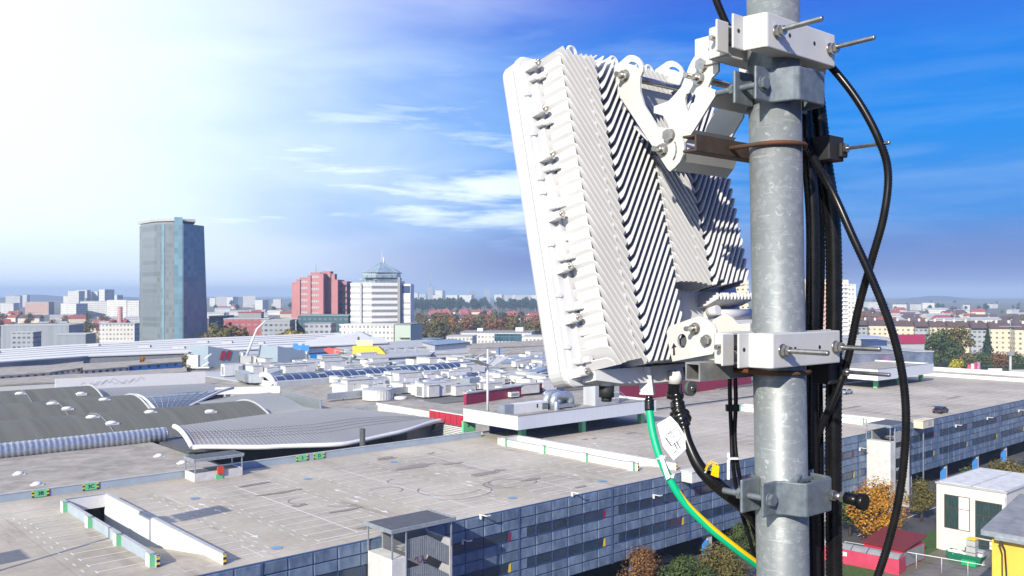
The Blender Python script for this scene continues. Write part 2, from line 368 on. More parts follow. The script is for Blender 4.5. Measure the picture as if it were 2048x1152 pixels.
for a, b in ramps:
    MB().add([(a,87,DZ),(b,87,DZ),(b,108,DZ-3.2),(a,108,DZ-3.2),(b,125,DZ-3.2),(a,125,DZ-3.2)], [(0,1,2,3),(3,2,4,5)]).build('ramp_floor', M['deck'], g)
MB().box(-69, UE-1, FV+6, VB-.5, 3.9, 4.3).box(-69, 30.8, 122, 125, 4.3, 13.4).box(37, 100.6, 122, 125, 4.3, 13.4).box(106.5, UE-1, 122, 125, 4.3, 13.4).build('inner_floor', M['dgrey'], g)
# markings
k = MB(); zt = DZ+.015; lift = [0]
def ml(u0, u1, v0, v1, w=.16, m=0):
    lift[0] = (lift[0]+1) % 23; zt = DZ+.015+.0007*lift[0]
    a = Vector((u0,v0,0)); b = Vector((u1,v1,0)); n = (b-a).normalized(); p = Vector((-n.y,n.x,0))*w/2
    k.poly([tuple(a-p+Vector((0,0,zt))), tuple(b-p+Vector((0,0,zt))), tuple(b+p+Vector((0,0,zt))), tuple(a+p+Vector((0,0,zt)))], m)
VS = [84.2+2.6*i for i in range(13)]
def row(ua, ub, tend, vs=VS):                         # stall lines ua->ub, T bar at each open end, dashes beyond
    for v in vs:
        ml(ua, ub, v, v)
        for e in tend: ml(e, e, v-.45, v+.45, .14)
    for e, s in [(e, 1 if e == max(ua, ub) else -1) for e in tend]:
        for v in vs: ml(e+s*.9, e+s*.9, v+.7, v+1.7, .12)
def arrow(u, v, s):
    ml(u, u, v-1.6*s, v+.6*s, .16); k.poly([(u-.4, v+.6*s, zt),(u+.4, v+.6*s, zt),(u, v+1.8*s, zt)][::s])
row(26.5, 31.5, [26.5], [88.3+2.6*i for i in range(11)])
for b0 in (36.3, 105.7, 175.0, 226.5):
    row(b0, b0+5, [b0+5])
    for q in range(3 if b0 < 200 else 2):
        c = b0+16+16.55*q
        row(c-5, c+5, [c-5, c+5]); ml(c, c, VS[0], VS[-1]+.3, .15)
        for e in (c-7.6, c-9.0): arrow(e, 100+8*math.sin(c), 1 if e == c-7.6 else -1)
        ml(c-5, c+5, VS[-1]+2.2, VS[-1]+2.2); ml(c-5.6, c+5.6, 83.2, 83.2, .13)
        for i in range(14): ml(c-11+i*1.7, c-10+i*1.7, 119.0, 119.0, .12)
    if b0 < 200: row(b0+60, b0+65, [b0+60])
for u in (44, 60.5, 77, 93, 14, -2):
    for q in (-1, 1): arrow(u+.9*q, 97+q*6, q)
for i in range(60): ml(-40+i*2.2, -39+i*2.2, 83.0, 83.0, .12)
ml(12, 12, 84, 118, .13); ml(6, 31, 118.3, 118.9, .13)
for i in range(9): ml(8.5, 13.5, 86+2.6*i, 86+2.6*i)
def disc(u, v, rx, ry, m, n=18):
    lift[0] = (lift[0]+1) % 23; z_ = DZ+.034+.0012*lift[0]
    k.poly([(u+rx*math.cos(6.2832*i/n), v+ry*math.sin(6.2832*i/n), z_) for i in range(n)], m)
def ring(u, v, r, a0, a1, w, m, n=26):
    lift[0] = (lift[0]+1) % 23; z_ = DZ+.064+.0012*lift[0]
    for i in range(n):
        p, q = a0+(a1-a0)*i/n, a0+(a1-a0)*(i+1)/n
        k.poly([(u+(r+x)*math.cos(t), v+(r+x)*math.sin(t)*.8, z_) for t, x in ((p,-w/2),(p,w/2),(q,w/2),(q,-w/2))][::-1], m)
for px, py in ((554,1096),(616,958),(1025,996),(1205,962),(788,924),(390,997)):
    u, v = GU(px, py, DZ); disc(u, v, .6, .6, 1); ml(u-2.4, u-2.4, v-2, v+3.2, .1)
rs = random.Random(3)
for px, py, rx, ry in ((830,933,4.2,.8),(770,917,2.2,.6),(960,950,3.4,.7),(760,1050,3.,.45),(600,1011,1.,.4),(560,985,3.2,.4),(1060,960,3,.5),(905,927,2.,.5),(1160,973,1.2,.5),(700,1020,2.2,.3),(505,970,2.4,.4),(1000,940,.9,.4),(862,907,1.0,.35),(1262,866,1.5,.4),(1360,868,2,.5),(1180,878,1.6,.4),(1910,795,6,.5),(1700,815,5,.5)):
    u, v = GU(px, py, DZ)
    for j in range(5): disc(u+rs.uniform(-.7,.7)*rx, v+rs.uniform(-1,1)*ry, rx*rs.uniform(.25,.6), ry*rs.uniform(.4,1), 2)
for px, py, r, a0, a1 in ((900,978,4.6,2.2,5.4),(910,984,5.2,-2.6,.4),(1010,968,3.2,0,4.4),(1025,965,3.6,1.2,6.0),(770,982,2.4,-1.2,2.2),(620,1000,2.8,1.6,3.9),(810,962,2.6,1.8,4.2),(690,1005,2.6,3.2,4.9)):
    u, v = GU(px, py, DZ); ring(u, v, r, a0, a1, .10, 3)
k.build('parking_marking', [M['dmark'], M['discblue'], M['stain'], M['tyre'], M['red']], g)
# facade
PW, RH, NR = 2.79, 1.262, 8
u00 = 72.8-PW*36
fb = MB(); fb.box(u00+13*PW, UE, FV-.28, FV-.001, DZ-10.1, DZ+.06, 1)
wins = []
i0 = 13; i1 = int((UE-u00)/PW)
for i in range(i0, i1):
    ua = u00+i*PW; g6 = i % 6
    for r in range(NR):
        z1 = DZ-r*RH; z0 = z1-RH
        w = r in (2, 5); o = 0.0
        L0, L1 = ua+.05, ua+PW-.05
        if w:
            if 1 <= g6 <= 4: continue
            if g6 == 0: L1 = ua+PW*.48
            else: L0 = ua+PW*.5
        fb.add([(L0,FV-.28,z0+.05),(L1,FV-.28,z0+.05),(L1,FV-.28,z1-.05),(L0,FV-.28,z1-.05),
                (L0+.10,FV-.40,z0+.13),(L1-.10,FV-.40,z0+.13),(L1-.10,FV-.34,z1-.12),(L0+.10,FV-.34,z1-.12)],
               [(0,1,5,4),(1,2,6,5),(2,3,7,6),(3,0,4,7),(4,5,6,7)], 0)
    if g6 == 0: fb.box(ua-.06, ua+.06, FV-.46, FV-.281, DZ-10.1, DZ+.05, 1)
fb.build('cladding', [M['clad'], M['cladframe']], g)
for i in range(i0, i1):
    if i % 6: continue
    for r, cm in ((2, 'maroon'), (5, 'yellow')):
        a, b = u00+i*PW+PW*.5, u00+(i+5)*PW+PW*.3
        if b > UE: continue
        z1 = DZ-r*RH-.04; z0 = z1-RH+.08
        wf = MB(); wf.box(a, b, FV-.33, FV-.285, z0, z1)
        for q in range(1, 5):
            xx = u00+(i+q)*PW; wf.box(xx-.06, xx+.06, FV-.40, FV-.331, z0, z1, 1)
        wf.box(a, b, FV-.40, FV-.331, z0-.02, z0+.08, 1)
        wo = wf.build('window', [M['gwin'], M['cladframe']], g)
        MB().add([(b+.02,FV-.42,z0+.1),(b+PW*.2-.02,FV-.42,z0+.1),(b+PW*.2-.02,FV-.42,z1),(b+.2,FV-.42,z1-.1)], [(0,1,2,3)]).build('vent_flap', M[cm], wo)
for n, (px, py) in enumerate(((1145,985),(962,1030),(925,1080),(1308,990),(1720,896),(1912,850),(1975,835),(2038,820))):
    f = (px-CX)/F; dd = (FV-.5)/(V.x*f+V.y); u = (U.x*f+U.y)*dd; z = CZ-(py-HY)/F*dd
    MB().box(u-.06,u+.06,FV-1.5,FV-.3,z,z+.1).box(u-.06,u+.55,FV-1.6,FV-1.5,z,z+.14).box(u-.08,u+.08,FV-.6,FV-.3,z-.5,z+.1).build('wall_lamp', M['white'], g)
for u in [u00+PW*q for q in range(14, i1, 6)]:
    c = MB(); c.box(u-.55,u+.55,FV+.1,FV+1.1,0,3.89); c.box(u-.75,u-.56,FV-.05,FV+1.0,0,3.0,1)
    c.build('column', [M['offwhite'], M['blue']], g)
# NW edge wall of the deck
BV = 125.6
MB().box(-70,104,BV,BV+.35,DZ,DZ+.95).box(-70,104,BV-.05,BV+.5,DZ+.951,DZ+1.05,1).box(-70,104,BV+.5,BV+1.9,DZ-.2,DZ+.5,2).build('edge_wall', [M['barrier'], M['lgrey'], M['zinc']], g)
hz = MB(); stripes = [(740.,),]
# ramp walls: things of their own
def ramp_wall(lab, segs, mats, greens):
    t = T('ramp_wall', lab, 'ramp wall', (0,0,0), RUV, 'ramp walls on the roof deck')
    for a in segs:
        MB().box(*a).build('wall', M[mats], t); x0,x1,y0,y1,z0,z1 = a
        MB().box(x0-.05,x1+.05,y0-.05,y1+.05,z1+.001,z1+.1).build('coping', M['lgrey'], t)
    for u, v in greens:
        w = MB(); w.box(u-.5,u-.001,v-.5,v+.5,DZ,DZ+1.25); w.box(u-.55,u+.02,v-.55,v+.55,DZ+1.251,DZ+1.35,1); w.box(u-.48,u-.02,v-.52,v-.501,DZ,DZ+1.2,2)
        w.build('marker_post', [M['wallwhite'], M['lgrey'], M['green']], t)
    e = MB()
    for q in range(5): e.box(segs[-1][0]-.01, segs[-1][1]+.01, segs[-1][2]-.03, segs[-1][2]-.003, DZ+.02+.24*q, DZ+.22+.24*q, q % 2)
    e.build('hazard_strip', [M['black'], M['yellow']], t)
    return t
for n, (a, b) in enumerate(ramps):
    nm = ('by the kiosk', 'in front of the white fascia block', 'beyond the second stair tower')[n]
    ramp_wall(f'grey painted ramp wall with green posts, stall side of the ramp {nm}', [(a-.3,a-.001,86,117.5,DZ-3.2,DZ+1.0)], 'barrier' if n == 0 else 'wallwhite', [(a-.3, 115.5),(a-.3,106),(a-.3,96.5),(a-.3,87)])
    w = ramp_wall(f'tall white ramp wall with grey coping, far side of the ramp {nm}', [(a+.001,b-.021,117.5,117.8,DZ-.6,DZ+1.0),(b-.02,b+.28,82.6,117.8,DZ-3.2,DZ+1.0)], 'wallwhite', [])
# kiosk over the stairs
kt = T('stair_kiosk', 'open flat roofed kiosk with white walls and red box on roof deck', 'kiosk', uv(49.3,121.6,DZ), RUV)
MB().box(0,7,0,.2,0,1.15).box(0,.2,.2,3.2,0,1.15).box(0,7,3.2,3.4,0,1.15).box(6.8,7,.2,3.2,0,1.15).build('parapet', M['offwhite'], kt)
MB().box(-.15,7.15,-.15,3.55,2.75,2.95,0).box(-.2,7.2,-.2,3.6,2.951,3.15,0).box(0,7,.1,3.3,3.151,3.2,1).build('roof', [M['zinc'], M['dgrey']], kt)
MB().box(.25,6.75,.25,3.15,.02,1.1).build('stairwell', M['dgrey'], kt)
for x, y in ((0,0),(6.85,0),(0,3.25),(6.85,3.25)): MB().box(x,x+.15,y,y+.15,1.151,2.749).build('post', M['zinc'], kt)
MB().box(3.2,4.1,-.35,-.01,.7,1.7).build('red_box', mat('fire_box_red',(.6,.06,.03),.5), kt)
MB().box(3.0,4.0,-.12,-.005,0,.65).build('green_panel', M['green'], kt)
# level signs on the edge wall
def level_sign(px, py, txt, lab, w=2.0):
    u, v = GU(px, py, DZ+.6)
    t = T('level_sign', lab, 'sign', uv(u, BV-.06, DZ+.1), RUV, 'green level signs on the deck edge')
    MB().box(-w/2,w/2,-.05,0,0,.9).build('board', M['green'], t)
    for s in (-1, 1):
        e = MB()
        for q in range(4): e.box(s*(w/2-.12)-.12, s*(w/2-.12)+.12, -.07, -.051, q*.22, q*.22+.22, q % 2)
        e.build('hazard_edge', [M['black'], M['yellow']], t)
    text('lettering', txt, .68, (0,-.08,.45), (R(90),0,0), M['black'], t)
level_sign(88, 990, '3B', 'green board reading 3B on the deck edge wall')
level_sign(185, 974, '3C', 'green board reading 3C on the deck edge wall')
level_sign(600, 914, '3', 'green board right of the kiosk reading 3, left of a paired board')
level_sign(632, 909, 'D', 'green board reading D, right one of the paired boards')
# stair towers standing in front of the cladding
def stair_tower(u, lab, graf=False):
    t = T('stair_tower', lab, 'stair tower', uv(u, 0, 0), RUV); a, b = FV-5.0, FV-.5
    MB().box(0,1.7,a,b,0,DZ-1.0).build('wall', M['offwhite'], t)
    MB().box(7.4,7.7,a,b,0,DZ-.2).build('side_wall', M['lgrey'], t)
    MB().box(1.71,7.39,b-.25,b,0,DZ+.6).build('back_wall', M['grey'], t)
    r = MB(); r.box(-.25,7.95,a-.25,b+.35,DZ+1.75,DZ+1.95,0); r.box(-.05,7.75,a-.05,b+.15,DZ+1.951,DZ+2.0,1)
    for s in (-.3, 7.9): r.box(s,s+.1,a-.3,b+.4,DZ+1.7,DZ+2.1,0)
    r.box(-.199,7.899,a-.3,a-.2,DZ+1.7,DZ+2.1,0); r.build('roof', [M['zinc'], M['dgrey']], t)
    for x, y in ((0,a),(1.72,a),(7.55,a),(0,b),(7.55,b)): MB().box(x,x+.14,y,y+.14,DZ-3.6 if x == 1.72 else DZ-1.,DZ+1.749).build('post', M['zinc'], t)
    MB().box(1.6,1.7,a-.16,a-.04,0,DZ+1.7).build('downpipe', M['zinc'], t)
    for lv in range(4):                                  # flights and corrugated balustrades
        z = DZ-.3-3.0*lv
        s = MB()
        s.add([(1.75,a+.3,z),(4.4,a+.3,z),(7.3,a+.3,z-1.7),(7.3,a+.3,z-2.0),(4.4,a+.3,z-.3),(1.75,a+.3,z-.3),
               (1.75,a+2.0,z),(4.4,a+2.0,z),(7.3,a+2.0,z-1.7),(7.3,a+2.0,z-2.0),(4.4,a+2.0,z-.3),(1.75,a+2.0,z-.3)],
              [(0,6,7,1),(1,7,8,2),(5,4,10,11),(4,3,9,10),(0,1,4,5),(1,2,3,4)])
        s.build('flight', M['lgrey'], t)
        bl = MB(); n = 40
        for q in range(n):
            x0, x1 = 1.75+5.6*q/n, 1.75+5.6*(q+1)/n; zz = z if x0 < 4.4 else z-(x0-4.4)*.586
            bl.box(x0, x1-.03, a+.1+.05*(q % 2), a+.2+.05*(q % 2), zz-1.0, zz+1.0)
        if lv < 2: bl.build('balustrade', M['zinc'], t)
    if graf:
        cp_ = []
        for i in range(60):
            q = i/59; cp_.append((5.5+1.7*q+.30*math.sin(q*33), b-.27-.01, DZ-1.6-1.6*q+.95*math.cos(q*26+1)))
        MB().tube(cp_, .035, 5).build('graffiti', mat('violet_spray', (.16,.08,.34), .7), t)
    return t
stair_tower(51.2, 'stair tower with grey canopy and purple graffiti, nearest in front of blue cladding', True)
stair_tower(159.5, 'slender stair tower with tall white concrete wall, between mast and white industrial building')
# hung cabins on the facade
def cabin(px, py, lab, w=4.6):
    f = (px-CX)/F; v = FV-2.4; dd = v/(V.x*f+V.y); u = (U.x*f+U.y)*dd; z = CZ-(py-HY)/F*dd
    t = T('signal_cabin', lab, 'cabin', uv(u, v, z), RUV)
    MB().box(0,w,0,1.9,-1.0,.5).box(-.1,w+.1,-.1,2.0,.501,.65).build('body', M['cream'] if w > 4.7 else M['offwhite'], t, bevel=.04)
    MB().box(w*.45,w*.78,-.04,-.003,-.6,.25).build('vent', M['lgrey'], t)
    if w > 4.7: MB().box(w*.45-.1,w*.45+.1,.8,1.0,-z,-1.001).build('post', M['zinc'], t)
cabin(1384, 953, 'white boxy cabin hung on blue cladding below the ramp end')
cabin(1846, 848, 'cream boxy cabin on a slim post in front of blue cladding', 5.0)
# parked car builder
def car(x, y, rz, col, lab, z=0., grp=None, hatch=False):
    t = T('parked_car', lab, 'car', (x,y,z), rz, grp)
    bp = [(-2.1,.35),(-2.15,.75),(-1.95,.95),(-1.25,1.0),(-.75,1.42),(.6,1.45),(1.35,1.0),(2.0,.85),(2.2,.6),(2.15,.32)]
    b = MB(Matrix.Rotation(R(90),4,'Z')); b.sweep([(-p[0],p[1]) for p in bp][::-1], -.85, .85)
    bo = b.build('body', mat('car_paint', col, .3, var=.05, spec=.6, coat=.6), t, bevel=.08)
    w = MB()
    for s in (-1, 1): w.poly([(s*.856,yy,zz) for yy, zz in ((1.1,1.02),(.68,1.37),(-.55,1.36),(-1.15,1.02))][::s])
    w.poly([(-.7,1.27,1.04),(.7,1.27,1.04),(.62,.83,1.39),(-.62,.83,1.39)]); w.poly([(.72,-1.35,1.035),(-.72,-1.35,1.035),(-.6,-.72,1.40),(.6,-.72,1.40)])
    w.build('window', M['glass'], t)
    for sx in (-1, 1):
        for yy in (-1.35, 1.35): MB().cyl((sx*.7,yy,.32),(sx*.89,yy,.32),.32,n=16).build('wheel', M['black'], t)
        MB().box(sx*.62-.16,sx*.62+.16,2.1,2.18,.62,.78).build('tail_light', mat('tail_red',(.5,.02,.02),.3), t)
    if hatch: MB().box(-.75,.75,1.6,2.5,1.55,1.62).build('tailgate', mat('tailgate_paint', col, .3), t)
    return t
def carpx(px, py, z, ang, col, lab, **kw):
    p = G(px, py, z); return car(p.x, p.y, RUV+R(ang), col, lab, z, **kw)
carpx(1881, 826, DZ, 90, (.015,.018,.035), 'dark blue car with raised tailgate alone on far roof deck', hatch=True)
carpx(1692, 788, DZ, -90, (.3,.34,.38), 'pale silver car parked beneath the far white fascia block')
# ================================================================ ground, streets and the shopping centre behind the garage
gr = MB(); gr.box(-9000,9000,-300,14000,-.5,0); tag(gr.build('ground', mat('earth', (.10,.10,.075), .95, var=.35, scale=.02, col2=(.17,.15,.11))), kind='structure')
def sheet(name, pts, z, m, kind='structure'):
    return tag(MB().prism([(p.x,p.y) for p in pts], z-.3, z).build(name, m), kind=kind)
sheet('road', [uv(40,66),uv(420,66),uv(420,79.5),uv(40,79.5)], .012, M['asphalt'])
sheet('yard', [uv(60,20),uv(230,20),uv(230,58),uv(60,58)], .008, mat('yard_asphalt', (.16,.15,.14), .9, var=.3, scale=.3))
sheet('car_park', [uv(60,79.6),uv(UE,79.6),uv(UE,122),uv(60,122)], .016, mat('parking_floor', (.09,.09,.09), .9, var=.25, scale=.2))
gs = sheet('lawn', [uv(118,60.5),uv(165,60.5),uv(165,65.9),uv(118,65.9)], .05, mat('lawn_grass', (.05,.10,.02), .95, var=.4, scale=1.5)); 
rs = random.Random(21)
k = MB()
for i in range(18): p = uv(60+i*9, 72.7); k.poly([tuple(uv(60+i*9,72.6,.03)),tuple(uv(64+i*9,72.6,.03)),tuple(uv(64+i*9,72.8,.03)),tuple(uv(60+i*9,72.8,.03))])
tag(k.build('lane_marking', M['mark']), kind='structure')
# ---- market hall with barrel roofs
DARKROOF = mat('dark_membrane', (.075,.08,.081), .8, var=.22, scale=1.0, spec=.3, stretch=(.7,.02,.02))
RIB = mat('ribbed_zinc', (.25,.25,.262), .55, metal=.2, var=.06, scale=.3)
t = T('market_hall', 'long low hall with dark barrel vault roofs and ribbed pipe gutter', 'hall', uv(0,0,0), RUV)
MB().box(-140,60.5,127.5,172,0,12.4,0).box(-140,75,172,262,0,12.4,1).build('wall', [M['gravel'], M['lgrey']], t)
def arc(v0, v1, z0, rise, n=20, a0=0, a1=1):
    return [(v0+(v1-v0)*(a0+(a1-a0)*i/n), z0+rise*math.sin(math.pi*(a0+(a1-a0)*i/n))) for i in range(n+1)]
def vault(mb, prof, u0, u1, m=0, th=.25):
    n = len(prof); vs = [(u,v,z) for u in (u0,u1) for v, z in prof]
    mb.add(vs, [(i,n+i,n+i+1,i+1) for i in range(n-1)], m, True)
    mb.poly([(u1,v,z) for v, z in prof]+[(u1,prof[-1][0],12.3),(u1,prof[0][0],12.3)], m)
for v0, u1 in ((172.5,88),(201.5,73),(230.5,72)):
    r = MB(); pr = arc(v0, v0+29, 12.3, 4.0); vault(r, pr, -140, u1)
    ro = r.build('barrel_roof', DARKROOF, t)
    for us in [x for x in (-60,-22,18,56) if x < u1]:
        MB().tube([(us,v,z+.03) for v, z in pr], .09, 5).build('seam', M['grey'], ro)
    e = MB(); e.tube([(u1,v,z+.1) for v, z in pr], .26, 6); e.build('edge_trim', M['lgrey'], ro)
def sky_light(px, py, z, s=1.):
    for _ in range(12 if py < 870 else 0):
        u, v = GU(px, py, z); f = ((v-172.5) % 29)/29; z = .5*z+.5*(12.3+4*math.sin(math.pi*f))
    u, v = GU(px, py, z); q = MB(Matrix.Translation((u,v,z-.1)))
    q.box(-1.3*s,1.3*s,-1.*s,1.*s,-.5,.15,0); q.lathe([(1.15*s,.15),(1.05*s,.32),(.7*s,.46),(.05,.52)], (0,0,0), 4 if False else 14, 0); q.build('skylight', M['white'], t)
for px, py, z in ((63,795,14.5),(162,787,15.3),(104,807,15.2),(134,817,15.2),(208,799,15.),(184,834,15.),(223,846,14.6),(300,824,15.2),(420,823,15.2),(40,787,15.4),(318,912,12.5),(38,948,12.5),(74,969,12.5),(365,926,12.5)): sky_light(px, py, z, .9 if py < 870 else .6)
q = MB(); n = 120
for i in range(n):
    u0 = -50+ i*.945
    q.tube([(u0+.945*j/4, 170.3, 13.4) for j in range(5)], 1.4, 16, caps=False, rfun=lambda j: (1.32,1.42,1.48,1.42,1.32)[j])
q.cyl((63.3,170.3,13.4),(63.5,170.3,13.4),1.35,n=20); q.build('ribbed_pipe', M['zinc'], t)
# solar shell beside the middle vault
q = MB(); pr = arc(201.5,230.5,12.6,3.4,24); uend = lambda v: 76+24*max(0, 1-abs(v-219)/17.)**.8
for i in range(24):
    (va, za), (vb, zb) = pr[i], pr[i+1]
    for j in range(9):
        f = lambda v, k: 74+(uend(v)-74)*k/9
        q.add([(f(va,j),va,za),(f(va,j+1),va,za),(f(vb,j+1),vb,zb),(f(vb,j),vb,zb)], [(0,1,2,3)], 0 if i < 12 else 1)
so = q.build('solar_shell', [M['pv'], M['grey']], t)
q = MB(); q.tube([(74,v,z+.15) for v, z in pr[:15]], .35, 6); q.tube([(uend(v)+.1,v,z+.15) for v, z in pr[:14]], .35, 6); q.build('edge_trim', M['white'], so)
q = MB()
for j in range(1, 9):
    q.tube([(74+(uend(v)-74)*j/9, v, z+.05) for v, z in pr[:12]], .06, 4)
for i in (3, 6, 9): q.tube([(74+(uend(pr[i][0])-74)*j/9, pr[i][0], pr[i][1]+.05) for j in range(10)], .06, 4)
q.build('panel_joint', M['lgrey'], so)
# ---- ribbed shells
def ribshell(name, lab, pts, nu, trim=True, mm=None, rib=1.1):
    """pts(u,v-fraction) -> local point; ribs run down the slope"""
    t = T(name, lab, 'roof', uv(0,0,0), RUV); q = MB(); nv_ = 18
    for i in range(nu):
        for j in range(nv_):
            a, b, c, d = pts(i/nu, j/nv_), pts((i+1)/nu, j/nv_), pts((i+1)/nu, (j+1)/nv_), pts(i/nu, (j+1)/nv_)
            up = (b-a).cross(d-a).normalized(); m_ = up*.07
            if i % 2: q.add([a, b, c, d], [(0,1,2,3)])
            else: q.add([a, b, c, d, a.lerp(b,.3)+m_, a.lerp(b,.7)+m_, d.lerp(c,.7)+m_, d.lerp(c,.3)+m_], [(0,4,7,3),(4,5,6,7),(5,1,2,6)])
    q.build('sheeting', mm or RIB, t)
    return t
def lerpT(tab, x):
    for (a, p), (b, q) in zip(tab, tab[1:]):
        if x <= b: f = max(0, (x-a)/(b-a)); f = f*f*(3-2*f)*.5+f*.5; return p+(q-p)*f
    return tab[-1][1]
def front(i, j):
    u = 60.5+49*i; vf = lerpT(((60.5,150),(71,142),(82,136.8),(95,139),(109.5,144.5)), u); vb = lerpT(((60.5,158),(81,162),(98,163),(106,158),(109.5,146)), u)
    zf = lerpT(((60.5,13.9),(82,13.7),(109.5,14.6)), u); v = vf+(vb-vf)*j
    zb = 16.6-2.0*max(0,(i-.62)/.38)**1.3; return Vector((u, v, zb-(zb-min(zf,zb-.2))*(1-j)**2))
t = ribshell('ribbed_roof', 'big grey ribbed curved canopy roof behind the deck edge wall', front, 150)
q = MB(); q.tube([front(0,j/18)+Vector((-.1,0,.0)) for j in range(19)], .45, 8); q.tube([front(i/40,0)+Vector((0,-.05,0)) for i in range(41)], .42, 8); q.build('white_trim', M['white'], t)
MB().add([tuple(front(i/20,0)+Vector((0,.3,-.5))) for i in range(21)]+[tuple(front(i/20,0)+Vector((0,5,-1.2))) for i in range(21)], [(i,21+i,22+i,i+1) for i in range(20)]).build('soffit', M['lgrey'], t)
MB().box(62,103,153,171,0,12.3).build('glazed_wall', M['dgrey'], t)
u, v = GU(725, 873, 15.2); MB(Matrix.Translation((u,v,13))).box(-.2,.2,-.6,.6,0,3.6).build('vent_fin', M['dgrey'], t)
q = MB()
for k_ in (.25,.32,.39,.46):
    for i in range(120): p = front(i/120,k_)+Vector((0,0,.2)); q.box(p.x-.09,p.x+.09,p.y-.03,p.y+.03,p.z-.16,p.z-.06)
tag(q.build('snow_guard', M['dgrey'], t), kind='stuff')
def mid(i, j):
    v = 161+52*j; u = 84+(lerpT(((161,10),(172,12),(201,20),(213,22)), v))*i; return Vector((u, v, 16.2-2.2*math.sin(math.pi*min(1,j*1.2)*.9)*(1-.6*i)-1.2*j))
ribshell('ribbed_roof', 'pale grey ribbed roof swelling behind the dark barrel vaults', mid, 60)
def back(i, j):
    u = 72+34*i; v = 236+26*j; return Vector((u, v, 12.6+2.4*math.sin(math.pi*j)*(1-.3*i)))
ribshell('ribbed_roof', 'small grey ribbed roof behind the solar panel shell', back, 70)
# ---- the mall itself
t = T('shopping_mall', 'wide flat roofed shopping mall crowded with rooftop plant', 'mall', uv(0,0,0), RUV)
MB().box(113,300,136,330,0,12.85).box(104,112.99,149,330,0,12.85).build('wall', M['pale'], t)
MB().box(112.8,300.2,135.8,330,12.851,12.9).box(103.8,112.79,148.8,330,12.851,12.9).build('roof', M['gravel'], t)
for i, (a, b, c, d) in enumerate(((125,205,176,200),(140,235,205,236),(120,210,262,300),(212,292,150,200))):
    MB().box(a,b,c,d,12.901,13.15+.01*i).build('roof_felt_field', (M['felt'], M['lgrey'], M['pale'], M['felt'])[i], t)
for px0, py0, px1, py1, z in ((565,780,642,800,15.6),(640,828,780,806,15.2),(570,752,700,756,14.2),(640,800,642,830,15.8),(780,806,870,830,14.4),(430,775,560,772,14.8)):
    a, b = Vector((*GU(px0,py0,z),0)), Vector((*GU(px1,py1,z),0)); dd = (b-a).normalized(); nn = Vector((-dd.y,dd.x,0))*.15
    MB().prism([(p.x,p.y) for p in (a-nn,b-nn,b+nn,a+nn)], 12.9, z).build('sheet_parapet', M['zinc'] if px0 > 500 else M['white'], t)
# red wall strip set back on the mall roof
for x0, y0, x1, y1, h, mm in ((930,809,1130,778,15.6,'maroon'),(1080,770,1180,752,16.2,'maroon'),(1185,812,1500,768,18.2,'maroon')):
    a, b = Vector((*GU(x0,y0,13),0)), Vector((*GU(x1,y1,13),0)); dd = (b-a).normalized(); nn = Vector((-dd.y,dd.x,0))*.4
    MB().prism([(p.x,p.y) for p in (a-nn,b-nn,b+nn,a+nn)], 12.9, h).build('red_wall', M[mm], t)
    MB().prism([(p.x,p.y) for p in (a-nn*1.5,b-nn*1.5,b+nn*1.5,a+nn*1.5)], h+.001, h+.3).build('wall_coping', M['lgrey'], t)
# ---- white fascia block over the deck
def fascia_block(lab, u0, u1, v0, v1, zb, zt, cols, hole=None):
    t = T('rooftop_block', lab, 'building', uv(0,0,0), RUV, 'white fascia blocks over the deck')
    q = MB(); q.box(u0,u1,v0,v0+.3,zb,zt,0).box(u0,u0+.3,v0+.3,v1,zb,zt,0).box(u1-.3,u1,v0+.3,v1,zb,zt,0); q.build('fascia', mat('fascia_sheet', (.60,.63,.67), .5, var=.06, scale=2., stretch=(6,6,.2)), t)
    MB().box(u0+.301,u1-.301,v0+.301,v1,zb,zt-.4,0).build('roof', M['gravel'], t)
    MB().box(u0,u1,v0-.06,v0+.36,zt+.001,zt+.12).box(u0-.06,u0+.36,v0+.361,v1,zt+.001,zt+.12).build('coping', M['grey'], t)
    for u, v in cols:
        MB().box(u-.5,u+.5,v-.5,v+.5,DZ,zb-.001,0).box(u+.001-.48,u+.48,v-.53,v-.501,DZ,zb-.01,1).box(u-.53,u-.501,v-.48,v+.48,DZ,zb-.01,0 if False else 1).build('green_column', [M['offwhite'], M['green']], t)
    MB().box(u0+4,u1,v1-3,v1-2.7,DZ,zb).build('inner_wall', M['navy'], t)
    return t
fb1 = fascia_block('white fascia rooftop block on green columns, left of the mast', 103.6, 141, 115.2, 130.3, 16.4, 18.8, [(106.5,117.3),(122,117.5),(139,117.5)])
q = MB()
for i in range(7):
    a = Vector((*GU(868+9*i, 831-.3*i, 16.6),0)); q.box(a.x-.5,a.x+.5,a.y-.1,a.y+.1,15.2,18.0)
# red panel wall and louvres left of the block
v0, v1 = 136.6, 149.5
q = MB()
for i in range(7):
    a = v0+1.84*i; q.box(109.8,109.95,a+.1,a+1.74,13.9,16.0)
q.build('red_panel', M['red'], fb1)
q = MB(); q.box(109.96,110.25,v0,v1,13.8,16.15)
for i in range(9): q.box(109.8,110.2,v0-.5*i*.3,v1-.35*i,10.6+.35*i,10.6+.35*i+.2)
q.build('louvre_screen', M['white'], fb1)
MB().box(110.26,120,v0,170,12.3,15.7,0,1).build('annex', [M['offwhite'], M['gravel']], fb1)
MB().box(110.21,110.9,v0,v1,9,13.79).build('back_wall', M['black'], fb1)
w = text('lettering', '3F', 1.0, (105.0,130.36,15.5), (R(90),0,0), M['black'], fb1)
MB().box(103.7,106.6,130.4,130.9,DZ,16.35).build('green_panel', M['green'], fb1)
fascia_block('white fascia rooftop block right of the mast above the silver car', 236, 271, 116, 134, 16.4, 19.4, [(240,118.5),(254,118.5),(268,118.5)])
